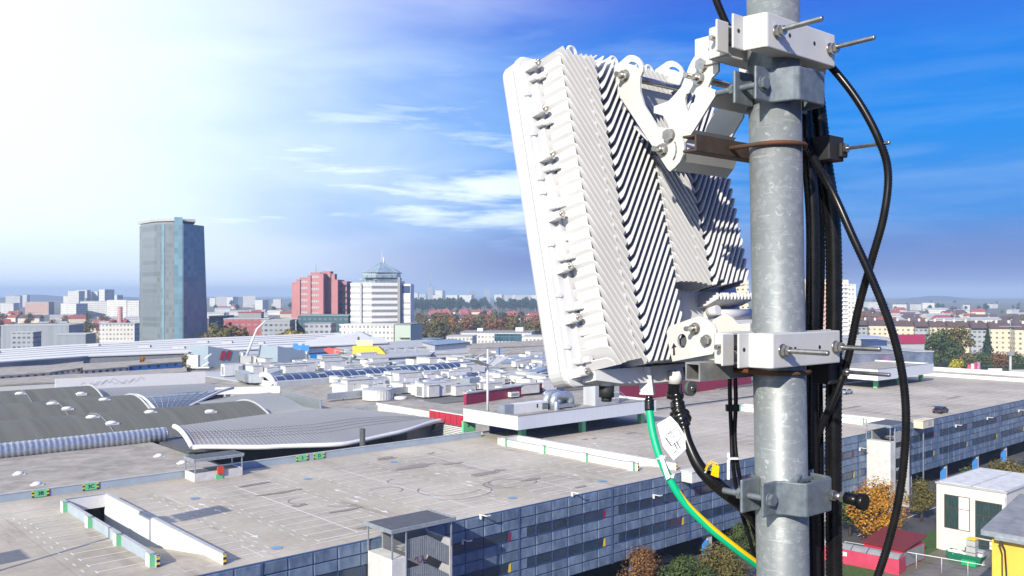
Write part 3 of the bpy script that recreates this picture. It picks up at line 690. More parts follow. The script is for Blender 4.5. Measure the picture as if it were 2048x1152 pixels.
# ---- rooftop plant: builders
def louvres(mb, x0, x1, y, z0, z1, n, m, d=-.06):
    for i in range(n):
        z = z0+(z1-z0)*i/n; mb.box(x0,x1,y+d,y-.002,z,z+(z1-z0)/n*.55,m)
def ahu(px0, px1, py0, py1, lab, z=13., dep=.45, mm='white', stand=True, rz=0):
    """air handling unit: pixel box of its lit long side, standing on roof level z"""
    f = G((px0+px1)/2, py1, z); d = f.y; w = (px1-px0)/F*d*1.05; h = (py1-py0)/F*d; dp = max(1.4, w*dep)
    t = T('air_handler', lab, 'air handler', f, RUV+rz, 'air handling units on the roofs')
    b = .35 if stand else 0
    q = MB(); q.box(-w/2,w/2,0,dp,b,h,0).box(-w/2-.05,w/2+.05,-.05,dp+.05,h+.001,h+.09,1)
    for i in range(1, max(2, int(w/2.2))): x = -w/2+w*i/max(2, int(w/2.2)); q.box(x-.03,x+.03,-.03,-.001,b,h,1)
    q.build('casing', [M[mm], M['lgrey']], t)
    q = MB(); louvres(q, w/2-w*.22, w/2-.12, -.001, b+h*.2, h*.85, 6, 0); q.build('louvre', M['grey'], t)
    q = MB(); q.box(-w/2-.004,-w/2-.003+.0,dp*.2,dp*.8,b+.2,h*.8); q.build('louvre', M['grey'], t)
    if stand:
        for x in (-w/2+.1, 0, w/2-.2):
            for y in (.05, dp-.2): MB().box(x,x+.12,y,y+.12,0,b-.001).build('leg', M['dgrey'], t)
    return t
def cowl(px, py0, py1, w, lab, z=13., kind=0):
    f = G(px, py1, z); d = f.y; h = (py1-py0)/F*d; r = w/2/F*d
    t = T('roof_ventilator', lab, 'ventilator', f, 0, 'ventilator cowls on the roofs')
    if kind == 0:
        MB().lathe([(r*.62,0),(r*.6,h*.42)], n=14).build('duct', M['zinc'], t)
        MB().lathe([(r*.6,h*.421),(r,h*.62),(r,h*.70),(r*.68,h*.98),(r*.55,h)], n=16).build('cowl', M['zinc'], t)
    elif kind == 1:
        MB().lathe([(r*.8,0),(r*.8,h*.8),(r,h*.82),(r,h)], n=14).build('duct', M['zinc'], t)
        MB().lathe([(r*1.05,h*1.001),(r*.9,h*1.03)], n=14).build('cap', M['lgrey'], t)
    else:                                             # gooseneck
        a = RUV; q = MB(); q.tube([(0,0,0),(0,0,h*.6),(r*.5,-r*.3,h*.85),(r*1.6,-r*.9,h*.95),(r*2.6,-r*1.4,h*.85)], r, 12); q.build('duct', M['zinc'], t)
        q = MB(); q.cyl((r*2.6,-r*1.4,h*.85),(r*2.75,-r*1.48,h*.8),r*1.02,r*1.02,12); q.build('mouth', M['dgrey'], t)
    return t
for a in ((843,909,766,795,'long white air handler with louvred end on black stand'),(778,830,743,765,'white boxy air handler behind the twin cowls'),
          (808,848,755,768,'low white air handler beside the tall steel flue'),(846,868,744,757,'small white air handler behind steel flue'),
          (868,892,757,767,'small louvred air handler with round fan'),(961,1003,752,764,'long low white air handler right of the lamp post'),
          (1006,1056,750,764,'white panelled air handler in front of the cone cowl'),(957,998,765,779,'white air handler close behind the solar lamp post'),
          (1000,1048,772,791,'wide white ribbed air handler near red wall'),(1082,1118,759,783,'white louvred air handler at the antenna edge'),
          (1042,1066,739,756,'square white air handler under the cone cowl'),(893,948,743,756,'flat white air handler between lamp post and solar strip'),
          (449,485,728,753,'large sloping white air handler farthest left'),(522,542,727,749,'white block shaped air handler behind silver duct'),
          (589,612,720,733,'white air handler left of the silver chimney'),(613,644,719,741,'white air handler with wide louvres by silver chimney'),
          (1120,1140,770,790,'white air handler peeping out beside antenna foot'),(735,782,759,774,'low grille fronted air handler behind the pale drum'),
          (866,902,702,713,'white rooftop box beside the slim mast light'),(910,930,690,704,'white rooftop box with slanted stair'),
          (545,586,722,732,'long thin white rooftop box near the shops'),(672,700,722,733,'white rooftop box by the gooseneck vent'),(700,728,740,752,'low white rooftop box in front of gooseneck vent')):
    if a[0] == 1120: continue
    ahu(*a[:4], a[4], z=13.2)
for a in ((949,722,743,11,'steel cowl vent, left of four behind the lamp post'),(958,727,740,8,'short steel cowl vent hugging the lamp post'),(972,725,738,12,'steel cowl vent right of the lamp post'),
          (982,720,738,11,'tallest steel cowl vent right of lamp post'),(908,752,768,11,'cone cowl vent, left of a pair by the white handler'),(924,750,770,13,'cone cowl vent, right of a pair by the white handler'),
          (990,742,764,12,'cone cowl vent standing before the long low handler'),(1057,730,752,16,'big cone cowl vent nearest the antenna'),(486,704,728,13,'pale cowl vent at the left of roofs'),(470,726,742,11,'squat white cowl on the sloping handler')):
    cowl(*a[:4], a[4])
for a in ((840,735,764,9,'tall plain steel flue among white handlers'),(614,703,738,8,'silver chimney pipe with conical cap'),(875,735,757,4,'thin grey flue pipe'),(862,734,745,5,'stubby white flue pipe'),(900,742,758,4,'slim flue left of cone cowls')):
    cowl(*a[:4], a[4], kind=1)
for a in ((765,733,751,7,'curved gooseneck vent at the solar strip'),(700,711,733,8,'curved gooseneck vent near the gable stall'),(580,716,730,6,'small bent gooseneck vent')): cowl(*a[:4], a[4], kind=2)
# ducts
def duct(lab, pts, z, w, h, mm='zinc', legs=True):
    P = [G(x, y, z) for x, y in pts]; t = T('air_duct', lab, 'duct', P[0], 0, 'silver air ducts'); q = MB()
    for a, b in zip(P, P[1:]):
        d = (b-a).normalized(); n = Vector((-d.y,d.x,0))*w/2
        q.prism([(p.x-P[0].x,p.y-P[0].y) for p in (a-n,b-n,b+n,a+n)], .5, .5+h)
    q.build('duct', M[mm], t)
    k_ = MB()
    n_ = 0
    for a, b in zip(P, P[1:]):
        c = (a+b)/2-P[0]; MB().box(c.x-.08,c.x+.08,c.y-.08,c.y+.08,0,.499).build('leg', M['grey'], t)
    return t
duct('long boxy silver duct crossing behind the drum roofs', ((652,803),(720,797),(770,792),(840,786)), 13.0, 1.4, 1.5)
duct('curled silver duct below the sloping handler', ((480,760),(500,768),(530,768),(556,758)), 13.2, 3.0, 2.6)
duct('silver duct right of the twin cone cowls', ((930,782),(950,778)), 13.2, 3, 3)
duct('duct stepping behind the cone cowl by antenna', ((1062,768),(1085,758)), 13.2, 3.4, 3)
# drums, discs
for (px, py, w, h, lab) in ((688,787,58,18,'wide pale fluted drum with panelled lid'),(751,802,62,20,'pale fluted drum roof light in front')):
    f = G(px, py, 13.1); d = f.y; r = w/2/F*d; t = T('drum', lab, 'drum', f+Vector((0,r,0)), 0, 'fluted drums'); n = 64; hh = h/F*d
    q = MB(); vs = [(r*(1+.018*(i % 2))*math.cos(6.2832*i/n), r*(1+.018*(i % 2))*math.sin(6.2832*i/n), z) for z in (0,hh) for i in range(n)]
    q.add(vs, [(i,(i+1)%n,n+(i+1)%n,n+i) for i in range(n)]); q.build('side', M['offwhite'], t)
    MB().lathe([(r*1.03,hh+.002),(r*1.03,hh+.15),(r*.9,hh+.2),(r*.1,hh+.3)], n=32).build('lid', M['lgrey'], t)
for i, (px, py, w) in enumerate(((801,798,26),(835,806,27),(866,813,27))):
    f = G(px, py, 13.1); d = f.y; r = w/2/F*d
    tag(MB().lathe([(r,0),(r,.5),(r*.95,.62),(r*.1,.7)], n=28).build('roof_light', M['white'], loc=f), f'round flat white roof light, {("first","second","third")[i]} of three from the drum', 'roof light', 'three round roof lights')
# solar strip vault
t = T('solar_vault', 'long low glazed vault covered by blue solar panels', 'roof', uv(0,0,0), RUV)
pr = [(240+11*i/12, 13.6+2.6*math.sin(math.pi*i/12)**.7) for i in range(13)]
q = MB(); vault(q, pr, 121, 206); q.build('vault', M['lgrey'], t)
q = MB()
for j in range(30):
    a, b = 122.5+j*2.78, 122.5+j*2.78+2.5
    for i in range(1, 6):
        (va,za),(vb,zb) = pr[i], pr[i+1]
        if i == 3 and (j*7) % 5 == 0: continue
        q.add([(a,va,za+.12),(b,va,za+.12),(b,vb,zb+.12),(a,vb,zb+.12)], [(0,1,2,3)])
q.build('solar_panel', M['pv'], t)
MB().box(120.6,121,239,252,12.9,14.5).tube([(120.8,v,z) for v, z in pr], .9, 8).build('white_arch', M['white'], t)
MB().box(121,206,238.5,239.9,12.9,14.6).build('side_wall', M['pale'], t)
# pieces on the fascia block roof
f = uv(110,121,18.4); t = T('air_handler', 'white air handler with black vent on the fascia block roof', 'air handler', f, RUV)
MB().box(-3,5.5,-1,1,0,1.7).box(-5.2,-3.01,-1,1,0,1.8,1).build('casing', [M['white'], M['zinc']], t); q = MB(); louvres(q, 4,5.4,-1.0,.3,1.5,5,0); q.build('louvre', M['dgrey'], t); MB().box(2.6,2.9,-1.05,-1.01,.7,1.4).build('vent', M['black'], t)
f = uv(118.5,120,18.4); t = T('air_duct', 'pair of curved silver duct bends on the fascia block roof', 'duct', f, RUV)
for y in (0, 1.9):
    q = MB(); q.tube([(-1.6,y,0),(-1.6,y,1.6),(-1.2,y,2.3),(-.4,y,2.5),(1.8,y,2.5),(2.6,y,2.2),(3,y,1.5),(3,y,.9)], .75, 10); q.build('bend', M['zinc'], t)
MB().box(-.8,3.4,-.6,2.6,.25,.85).box(-.6,-.5,-.5,-.4,0,.24).box(3,3.1,-.5,-.4,0,.24).build('plenum', M['zinc'], t)
tag(MB().lathe([(.5,0),(.5,1.7),(.42,1.85),(.05,1.95)], n=18).build('tank', M['zinc'], loc=uv(115.2,117.5,18.4)), 'upright silver tank with pipe on the fascia block roof', 'tank')
f = uv(130.5,118.5,18.4); t = T('stair_house', 'grey clad stair house with outside steps on fascia block', 'stair house', f, RUV)
MB().box(-4,-.2,-.2,3,0,4.4).box(-4.1,-.1,-.3,3.1,4.401,4.55,1).build('wall', [M['pale'], M['lgrey']], t); MB().box(-.199,3,-.1,2.8,0,3.9).build('annex', M['lgrey'], t)
MB().box(.3,1.3,-.16,-.101,1.2,3.4).build('door', M['pale'], t)
q = MB()
for s in (0, 1.1): q.tube([(.2+s,-.3,2.4),(1.2+s,-1.2,2.3),(3.2+s*.2,-2.2,.9),(3.2+s*.2,-2.2,0)], .05, 5); q.tube([(.2+s,-.3,1.2),(1.2+s,-1.2,1.2),(3.0+s*.2,-2.2,0)], .05, 5)
q.build('stair_rail', M['zinc'], t)
# solar lamp posts
def solar_lamp(loc, h, lab, flag=False, sc=1.):
    t = T('solar_lamp_post', lab, 'lamp post', loc, RUV, 'solar lamp posts')
    MB().cyl((0,0,0),(0,0,h),.24,.15,12).build('pole', M['white'], t)
    for s in (-1, 1):
        q = MB(); a = [(s*.3,-1.6*sc,h-2.8),(s*.3,1.6*sc,h-2.8),(s*3.8*sc,1.6*sc,h-1.5),(s*3.8*sc,-1.6*sc,h-1.5)]
        if s < 0: a = a[::-1]
        q.slab([a], (0,0,1), .16); q.build('solar_wing', [M['lgrey']], t)
    q = MB()
    for s in (-1, 1): q.tube([(0,0,h-.1),(s*3.2*sc,0,h-1.6)], .04, 5)
    q.build('stay', M['white'], t)
    if flag: MB().box(2.6,3.0,-.02,.02,h-1.2,h+.2).build('blue_flag', M['blue'], t)
    return t
solar_lamp(uv(104.2,124,18.4), 11.6, 'white lamp post with two solar wings on fascia block roof', True)
solar_lamp(uv(14.3,92.5,14), 17.5, 'lamp post on the near deck casting the winged shadow', sc=1.15)
solar_lamp(uv(-9.5,87.5,14), 17.5, 'lamp post on the near deck throwing shadows by left edge', sc=1.3)
for px, py0, py1, lab in ((1213,681,735,'slim white lamp post by the dark market canopy'),(720,684,703,'white post with small pyramid roof by yellow stall')):
    pass
# ---- shops and halls between the mall and the towers (pixel outlines set down on real roof heights)
def slabpx(name, lab, cat, px, z, mm, zb=0, top=None, grp=None, wall=None):
    P = [G(x, y, z) for x, y in px]; c = Vector((sum(p.x for p in P)/len(P), sum(p.y for p in P)/len(P), 0))
    L_ = [(p.x-c.x, p.y-c.y) for p in P]
    ar = sum(L_[i][0]*L_[(i+1)%len(L_)][1]-L_[(i+1)%len(L_)][0]*L_[i][1] for i in range(len(L_)))
    if ar < 0: L_ = L_[::-1]
    t = T(name, lab, cat, c, 0, grp)
    MB().prism(L_, zb, z-.45).build('wall', wall or mm, t)
    cen = [(x*1.012, y*1.012) for x, y in L_]; MB().prism(cen, z-.449, z).build('roof', top or mm, t)
    return t, c
WR = mat('white_roof', (.66,.65,.62), .6, var=.06, scale=.03, stretch=(1,1,1))
slabpx('long_hall', 'very long white roofed hall below the towers', 'hall', [(-120,706),(130,690),(380,677),(684,665),(765,676),(772,685),(560,695),(380,704),(180,711),(-120,731)], 17, M['offwhite'], top=WR, wall=M['grey'])
W1 = fmat('white_window_wall', (.6,.6,.58), w=3.4, h=4.2, fw=.45, fh=.32); W2 = fmat('blue_window_wall', (.05,.22,.55), w=5, h=4.2, fw=.3, fh=.25)
hp = [(-120,706),(130,690),(380,677),(684,665)]; hq = [(-120,731),(180,711),(380,704),(560,695)]
ht = bpy.data.objects['long_hall']; q = MB()
for i in range(1, 6):
    a = [G(*p, 17.05)-ht.location for p in hp]; b = [G(*p, 17.05)-ht.location for p in hq]; q.tube([a[k].lerp(b[k], i/6)+Vector((0,0,.0)) for k in range(4)], .22, 4)
q.build('roof_seam', M['lgrey'], ht)
for i, (f_, k) in enumerate(((.2,1.2),(.35,2.1),(.5,1.6),(.3,.4),(.6,2.6),(.45,2.3),(.7,1.9))):
    a = Vector(hp[int(k)]).lerp(Vector(hp[int(k)+1]), k % 1); b = Vector(hq[int(k)]).lerp(Vector(hq[int(k)+1]), k % 1); c = a.lerp(b, f_); p = G(c.x, c.y, 17)-ht.location
    MB(Matrix.Translation(p)).box(-2.5,2.5,-1,1,.0,.9).build('roof_hatch', M['lgrey'], ht)
slabpx('row_building', 'two storey white row with ribbon windows under brown roof, far left', 'building', [(-90,738),(100,730),(166,722),(164,735),(100,744),(-90,757)], 15, W1, top=M['gravel'])
slabpx('row_building', 'pale row building in the middle joining the blue front', 'building', [(166,727),(260,722),(258,733),(166,740)], 15.2, W1, top=M['gravel'])
slabpx('row_building', 'bright blue fronted row building with brown roof', 'building', [(255,722),(362,714),(372,722),(255,731)], 15.4, W2, top=M['gravel'], wall=W2)
slabpx('row_building', 'long low roof with white window front before the blue building', 'building', [(-60,757),(150,748),(370,735),(372,743),(150,761),(-60,772)], 14, W1, top=M['gravel'])
slabpx('row_building', 'teal roofed shed with white front at left', 'building', [(-80,762),(145,752),(155,757),(-80,775)], 13.6, M['white'], top=mat('teal_roof',(.22,.30,.33),.6))
def muralwall():
    t = T('mural_wall', 'white wall with faint wave drawings behind the dark vaults', 'wall', G(270,780,12.3), 0)
    a, b = G(110,792,12.3)-t.location, G(410,774,12.3)-t.location
    a.z = b.z = 0; d = (b-a).normalized(); n = Vector((-d.y,d.x,0))*.3
    MB().prism([(p.x,p.y) for p in (a-n,b-n,b+n,a+n)], -3, 4.6).build('wall', M['white'], t)
    q = MB(); rs = random.Random(2)
    for i in range(6):
        s = a.lerp(b, .16+.06*i); q.tube([s+d*(k_*.45)-n*1.05+Vector((0,0,2.8+.5*math.sin(k_*1.3+i*2.1)+.05*k_*(i % 3))) for k_ in range(11)], .07, 4)
    q.build('drawing', M['pale'], t)
    for i in range(3):
        s0, s1 = a.lerp(b,.0+.05*i), a.lerp(b,.045+.05*i); MB().prism([(p.x,p.y) for p in (s0-n*1.2,s1-n*1.2,s1-n*1.02,s0-n*1.02)], .3, 2.4).build('poster', mat('pale_poster',(.45,.52,.62),.6,var=.4,scale=.4), t)
muralwall()
slabpx('shop_row', 'grey shop row with wedge canopies below the white hall', 'shop', [(370,707),(600,698),(604,704),(372,714)], 16.4, M['pale'], wall=M['grey'])
def wedge(px, py, lab, w=13):
    f = D(px, py, 332); f.z = 10.5; t = T('wedge_canopy', lab, 'canopy', f, RUV+R(8), 'wedge shaped shop canopies')
    MB().add([(-w/2,0,0),(w/2,0,0),(w/2,0,8),(-w/2,0,10.5),(-w/2,12,0),(w/2,12,0),(w/2,12,8),(-w/2,12,10.5)], [(0,1,2,3),(1,5,6,2),(3,2,6,7),(0,3,7,4)]).build('shell', mat('canopy_blue_grey',(.30,.37,.43),.5), t); return t
wc = wedge(448, 722, 'grey wedge canopy with slanting red bars, left of two'); 
for i in range(2): MB().add([(-2+i*2.4,-.25,5),(-.4+i*2.4,-.25,5),(.6+i*2.4,-.25,8.4),(-1+i*2.4,-.25,8.4)], [(0,1,2,3)]).build('red_bar', M['red'], wc)
wedge(585, 712, 'grey wedge canopy with white sign face, right of two')
slabpx('shop', 'bright blue shop front under a dark flat roof', 'shop', [(594,701),(645,698),(652,704),(600,707)], 15.6, M['navy'], wall=mat('bright_blue',(.01,.32,.85),.4))
slabpx('shop', 'white shop with dark roof right of the blue shop', 'shop', [(640,706),(680,703),(690,708),(645,712)], 14.5, M['grey'], wall=M['white'])
f = G(602,702,15.6); tag(MB().box(-3.5,3.5,0,.4,0,2.4).box(-3.3,-1.2,-.1,0,2.401,3.3).box(.5,1.6,-.1,0,2.401,3.2).build('sign', M['blue'], loc=f), 'blue sign letters standing on roof edge above blue shop', 'sign')
f = G(664,706,14.6); tag(MB().box(-3.5,3.5,0,.4,0,1.9).box(-2.,-.6,-.1,-.001,1.901,2.3).build('sign', mat('coral_sign',(.75,.10,.08),.5), loc=f), 'red roof sign beside the small tree by yellow stall', 'sign')
for i, (pts, z, lab, mm) in enumerate((([(655,691),(850,679),(905,682),(905,690),(700,699)],16,'flat grey roof right of the long white hall','lgrey'),
        ([(690,702),(930,690),(1000,693),(1000,702),(760,712)],15,'flat grey roof under the slim mast lights','lgrey'),
        ([(845,684),(905,677),(940,684),(870,690)],17.5,'tilted solar roof near the pale green gable','pv'),
        ([(930,688),(1092,680),(1092,690),(940,696)],16,'brown flat roof beside the antenna edge','gravel'),
        ([(935,700),(1096,692),(1096,703),(945,709)],15.5,'long low beige roof with white dormers','gravel'),
        ([(640,716),(760,708),(830,722),(700,728)],14.2,'teal flat roof in front of the dark market canopy','pale'),
        ([(980,716),(1100,709),(1104,722),(990,726)],14.5,'grey glazed roof behind the cone cowls','zinc'),
        ([(930,712),(1000,706),(1010,712),(940,718)],14.8,'small grey roof near the lamp post','grey'))):
    slabpx('flat_roof_block', lab, 'building', pts, z, M[mm], wall=M['offwhite'] if i % 2 else M['pale'], grp='low flat roofed blocks')
t, c = slabpx('market_canopy', 'dark fronted market hall under a thin curved roof with posts', 'market hall', [(660,708),(740,699),(870,702),(860,709),(730,717)], 15.4, M['lgrey'], wall=M['dgrey'])
for i in range(9):
    p = G(670+20*i, 709-.6*i, 15.4)-c; q = MB(); q.cyl((p.x,p.y,15.2),(p.x,p.y,17.4),.12,n=6); q.tube([(p.x,p.y,17.3),(p.x+6,p.y+2,15.6)], .07, 4); q.build('roof_post', M['white'], t)
f = G(737,708,15.5); t = T('market_stall', 'bright yellow stall roof with pale sign above it', 'stall', f); MB().add([(-6.5,0,0),(3,0,0),(7,0,0),(4,0,3),(-6.5,0,3.2),(-6.5,4,0),(7,4,0),(4,4,3),(-6.5,4,3.2)], [(0,1,2,3,4),(4,3,7,8),(2,6,7,3),(0,4,8,5)]).build('awning', M['yellow'], t); MB().box(-5,1.5,1,1.2,3.21,5.6).build('sign_board', mat('pale_yellow',(.7,.66,.35),.6), t)
f = G(717,706,15.2); t = T('gazebo', 'white post carrying a small pyramid roof', 'gazebo', f); MB().box(-.4,.4,-.4,.4,0,7).build('post', M['white'], t); MB().add([(-5.5,-4,7),(5.5,-4,7),(5.5,4,7),(-5.5,4,7),(0,0,9.4)], [(0,1,4),(1,2,4),(2,3,4),(3,0,4),(3,2,1,0)]).build('roof', M['pale'], t)
# crane lamp leaning over the hall
p = [(493,712),(505,680),(514,658),(532,641)]; P = [D(x,y,330) for x, y in p]; d0 = 330; P = [D(x,y,d0) for x, y in p]
t = T('boom_arm', 'slim white cranked boom arm rising above the long hall', 'boom', P[0]); MB().tube(P, .35, 6, rfun=lambda i: (.6,.45,.4,.25)[i]).build('boom', M['white'], wp=t); MB().box(-2,2,-1,1,-4,0).build('turntable', M['lgrey'], t)
f = D(398,738,318); t = T('work_platform', 'white folded boom lift parked by the grey shops', 'boom lift', f); MB().box(-4,0,-1.2,1.2,.8,5).box(-5,4,-1.4,1.4,.4,.79).build('chassis', M['white'], t); MB().tube([(1,0,.8),(3.6,0,2.4),(2.,0,3.6),(4.5,0,5.4)], .3, 6).build('boom', M['white'], t)

# smaller plant scattered over the mall roofs
PROT = []
def pt(fn, name, lab, cat, grp): t = T(name, lab, cat, (0,0,0), RUV, grp); fn(t); KIDS[t.name] = list(t.children); PROT.append(t); return t
def f1(t): MB().box(-1.6,1.6,-.8,.8,.25,1.6).build('casing', M['white'], t); MB().box(-1.3,1.3,-.84,-.803,.5,1.3).build('grille', M['grey'], t); MB().cyl((-.7,0,1.601),(-.7,0,1.68),.55,n=14).cyl((.7,0,1.601),(.7,0,1.68),.55,n=14).build('fan_guard', M['dgrey'], t)
def f2(t): MB().lathe([(.35,0),(.35,.9)], n=10).build('duct', M['zinc'], t); MB().lathe([(.34,.901),(.75,1.2),(.7,1.4),(.1,1.75)], n=12).build('cowl', M['zinc'], t)
def f3(t): MB().box(-2.6,2.6,-1.1,1.1,.3,2.2).build('casing', M['offwhite'], t); MB().box(-2.7,2.7,-1.2,1.2,2.201,2.32).build('lid', M['lgrey'], t)
def f4(t): MB().tube([(-3.2,0,.8),(1.8,0,.8),(2.7,0,.5),(2.8,0,0)], .42, 9).build('duct', M['zinc'], t); MB().box(-3,-2.9,-.4,.4,0,.5).build('leg', M['grey'], t)
def f5(t): MB().box(-1.4,1.4,-1.4,1.4,0,.45).build('curb', M['lgrey'], t); MB().add([(-1.3,-1.3,.46),(1.3,-1.3,.46),(1.3,1.3,.46),(-1.3,1.3,.46),(0,0,1.25)], [(0,1,4),(1,2,4),(2,3,4),(3,0,4)]).build('dome', M['white'], t)
pt(f1, 'condenser', 'small white twin fan condenser among the mall roof plant', 'condenser', 'twin fan condensers on the mall roof')
pt(f2, 'roof_ventilator', 'small steel mushroom vent among the mall roof plant', 'ventilator', 'mushroom vents on the mall roof')
pt(f3, 'plant_box', 'plain off white plant box among the mall roof plant', 'plant box', 'plain plant boxes on the mall roof')
pt(f4, 'air_duct', 'short round silver duct among the mall roof plant', 'duct', 'round ducts on the mall roof')
pt(f5, 'roof_light', 'small white pyramid roof light on the mall roof', 'roof light', 'pyramid roof lights on the mall roof')
rs = random.Random(77); first = set()
for i in range(300):
    px = rs.uniform(450, 1110); lo = 712 if px > 640 else 722
    py = rs.uniform(lo, 795-(.05*(1100-px) if px < 640 else 0))
    if px < 660 and py > 752 or 640 < px < 800 and py > 786: continue
    z = 13.1; p = G(px, py, z); u, v = p.dot(U), p.dot(V)
    if not (106 < u < 298 and 150 < v < 328) or (119 < u < 208 and 237 < v < 254): continue
    k_ = rs.choice((0,0,1,1,2,2,2,3,4)); o = PROT[k_]
    sc = rs.uniform(.8, 1.6)
    if k_ not in first: first.add(k_); o.location = p; o.scale = (sc,)*3
    else: cp(o, p, RUV+rs.choice((0, R(90), R(180))), sc=sc)
# ================================================================ the city beyond
def block(name, lab, cat, x0, x1, ytop, d, dep, wall, roof='lgrey', rz=0, grp=None, ybot=None, z0=0, extras=None):
    """box building whose camera side spans photo columns x0..x1 at depth d, up to row ytop"""
    c = (x0+x1)/2; X = (c-CX)/F*d; w = (x1-x0)/F*d; h = CZ-(ytop-HY)/F*d
    t = T(name, lab, cat, (X, d+dep/2, z0), rz, grp)
    MB().box(-w/2,w/2,-dep/2,dep/2,0,h-z0-.5).build('wall', wall, t)
    MB().box(-w/2-.3,w/2+.3,-dep/2-.3,dep/2+.3,h-z0-.499,h-z0).build('roof', M[roof] if isinstance(roof, str) else roof, t)
    return t, w, h
FW = {k: fmat('windowed_'+k, c, w=w, h=3.2, fw=fw, fh=.40, glass=gl) for k, (c, w, fw, gl) in {
 'white': ((.60,.59,.56),2.4,.5,(.24,.26,.29)), 'cream': ((.60,.53,.40),3.6,.38,(.12,.11,.11)), 'pink': ((.50,.34,.28),3.4,.42,(.12,.11,.12)),
 'yellow': ((.58,.50,.22),3.4,.4,(.14,.13,.10)), 'grey': ((.33,.35,.38),3.,.6,(.07,.09,.12)), 'slate': ((.10,.12,.15),3.2,.5,(.25,.28,.31)),
 'teal': ((.05,.10,.13),3.4,.5,(.2,.25,.28)), 'redm': ((.38,.10,.11),3.8,.6,(.36,.36,.38))}.items()}
M['shed'] = mat('grey_blue_shed', (.26,.29,.33), .6, var=.15, scale=.3, stretch=(1.5,1.5,.05))
# glass tower
def tower():
    d = 566; k = d/F; X = lambda x, y=0: (x-CX)*(d+14+y)/F
    t = T('glass_tower', 'tall dark glass office tower with leaning right side, tallest on the skyline', 'office tower', (X(345), d+14, 0))
    o = t.location; zt = CZ+(HY-447)*k; zc = CZ+(HY-437)*k
    P = [(X(x,y)-o.x, y) for x, y in ((279,8),(309,-11),(348,-15),(367,-14),(408,6),(395,26),(290,26))]
    B = list(P); B[4] = (X(417,6)-o.x, 6); B[5] = (X(402,26)-o.x, 26)
    dark = fmat('dark_curtain_wall', (.17,.20,.215), (.22,.255,.28), 1.5, 3.6, .9, .74, .2, .1); blue = fmat('blue_curtain_wall', (.17,.29,.35), (.22,.37,.45), 4.2, 3.6, .92, .9, .12, .1)
    n = 7
    q = MB(); vs = [(*p, 0) for p in B]+[(*p, zt) for p in P]
    q.add(vs, [(i,(i+1)%n,n+(i+1)%n,n+i) for i in (0,1,2,5,6)], 0); q.add(vs, [(i,(i+1)%n,n+(i+1)%n,n+i) for i in (3,4)], 1); q.poly([(*p, zt) for p in P], 0)
    q.build('curtain_wall', [dark, blue], t)
    q = MB(); q.prism([(p[0]*.92-1,p[1]*.92) for p in P[:4]]+[(P[3][0]*.9,12),(P[6][0]*.9,12)], zt+.01, zc-2.2); q.build('plant_floor', M['grey'], t)
    q = MB(); q.prism([(P[0][0]+1,P[0][1]),(P[1][0],P[1][1]+.5),(P[2][0],P[2][1]+.5),(X(391,-8)-o.x,-8),(X(388,14)-o.x,14),(P[6][0],14)], zc-1.6, zc); q.build('crown_roof', M['lgrey'], t)
    for i, (a, b, mm) in enumerate(((P[1],P[2],'glassb'),(P[2],P[3],'glassb'))):
        e = Vector((b[0]-a[0], b[1]-a[1], 0)).normalized(); nn = Vector((e.y,-e.x,0)); s = Vector((*a,0))+e*(5.5 if i == 0 else .2)
        q = MB(); w_ = 2.0 if i == 0 else 5.0
        q.slab([[s+nn*.25+Vector((0,0,4)), s+e*w_+nn*.25+Vector((0,0,4)), s+e*w_+nn*.25+Vector((0,0,zt+(0 if i == 0 else 4))), s+nn*.25+Vector((0,0,zt+(0 if i == 0 else 4)))]], nn, .2)
        q.build('glass_strip', blue, t)
    MB().box(P[0][0]+4, P[4][0]+4, -24, -12, 0, 5).box(P[0][0]+3, P[4][0]+5, -25, -11, 5.001, 5.5).build('entrance_canopy', M['lgrey'], t)
tower()
# red stepped office block
def redblock():
    d = 600; k = d/F; t = T('red_office_block', 'stepped red office block with white window rows', 'office block', ((628-CX)*k, d, 0)); o = t.location
    red = mat('red_cladding', (.44,.19,.20), .6, var=.06, scale=.1); rs = random.Random(4)
    for x0, x1, yt, y0, dep in ((582,594,566,2,14),(593,600,560,0,14),(599,617,556,1,16),(616,622,552,-1,16),(621,640,546,0,18),(639,648,548,-2,20),(648,672,560,6,24),(672,686,563,14,18),(685,692,570,18,14),(640,656,543,8,10),(656,664,548,9,8)):
        a, b = (x0-CX)*k-o.x, (x1-CX)*k-o.x; h = CZ+(HY-yt)*k
        MB().box(a, b, y0, y0+dep, 0, h).box(a-.15, b+.15, y0-.15, y0+dep+.15, h+.001, h+.4).build('wall', red, t)
        if x1-x0 > 15 and x0 < 648:
            for fl in range(int((h-4)/4.1)):
                z = h-3.4-fl*4.1
                if z < 3: break
                MB().box(a+.6, b-.6, y0-.12, y0-.003, z, z+1.5).build('window_row', mat('blinds', (.62,.62,.62), .5, var=.3, scale=.8) if fl == 0 and x0 == 582 else M['winrow'], t)
        if x0 == 672:
            for fl in range(9):
                z = h-3.5-fl*4.2; MB().box(a+.3, b+.2, y0-.12, y0-.003, z, z+1.6).build('window_row', M['glassb'], t)
    MB().box((585-CX)*k-o.x-1, (600-CX)*k-o.x, -2.5, -.2, 0, 6).build('porch', M['white'], t); MB().cyl((0,6,54),(0,6,60),.15).build('mast_rod', M['grey'], t)
M['winrow'] = fmat('blind_windows', (.30,.27,.28), (.62,.63,.64), 1.5, 90, .72, .98)
redblock()
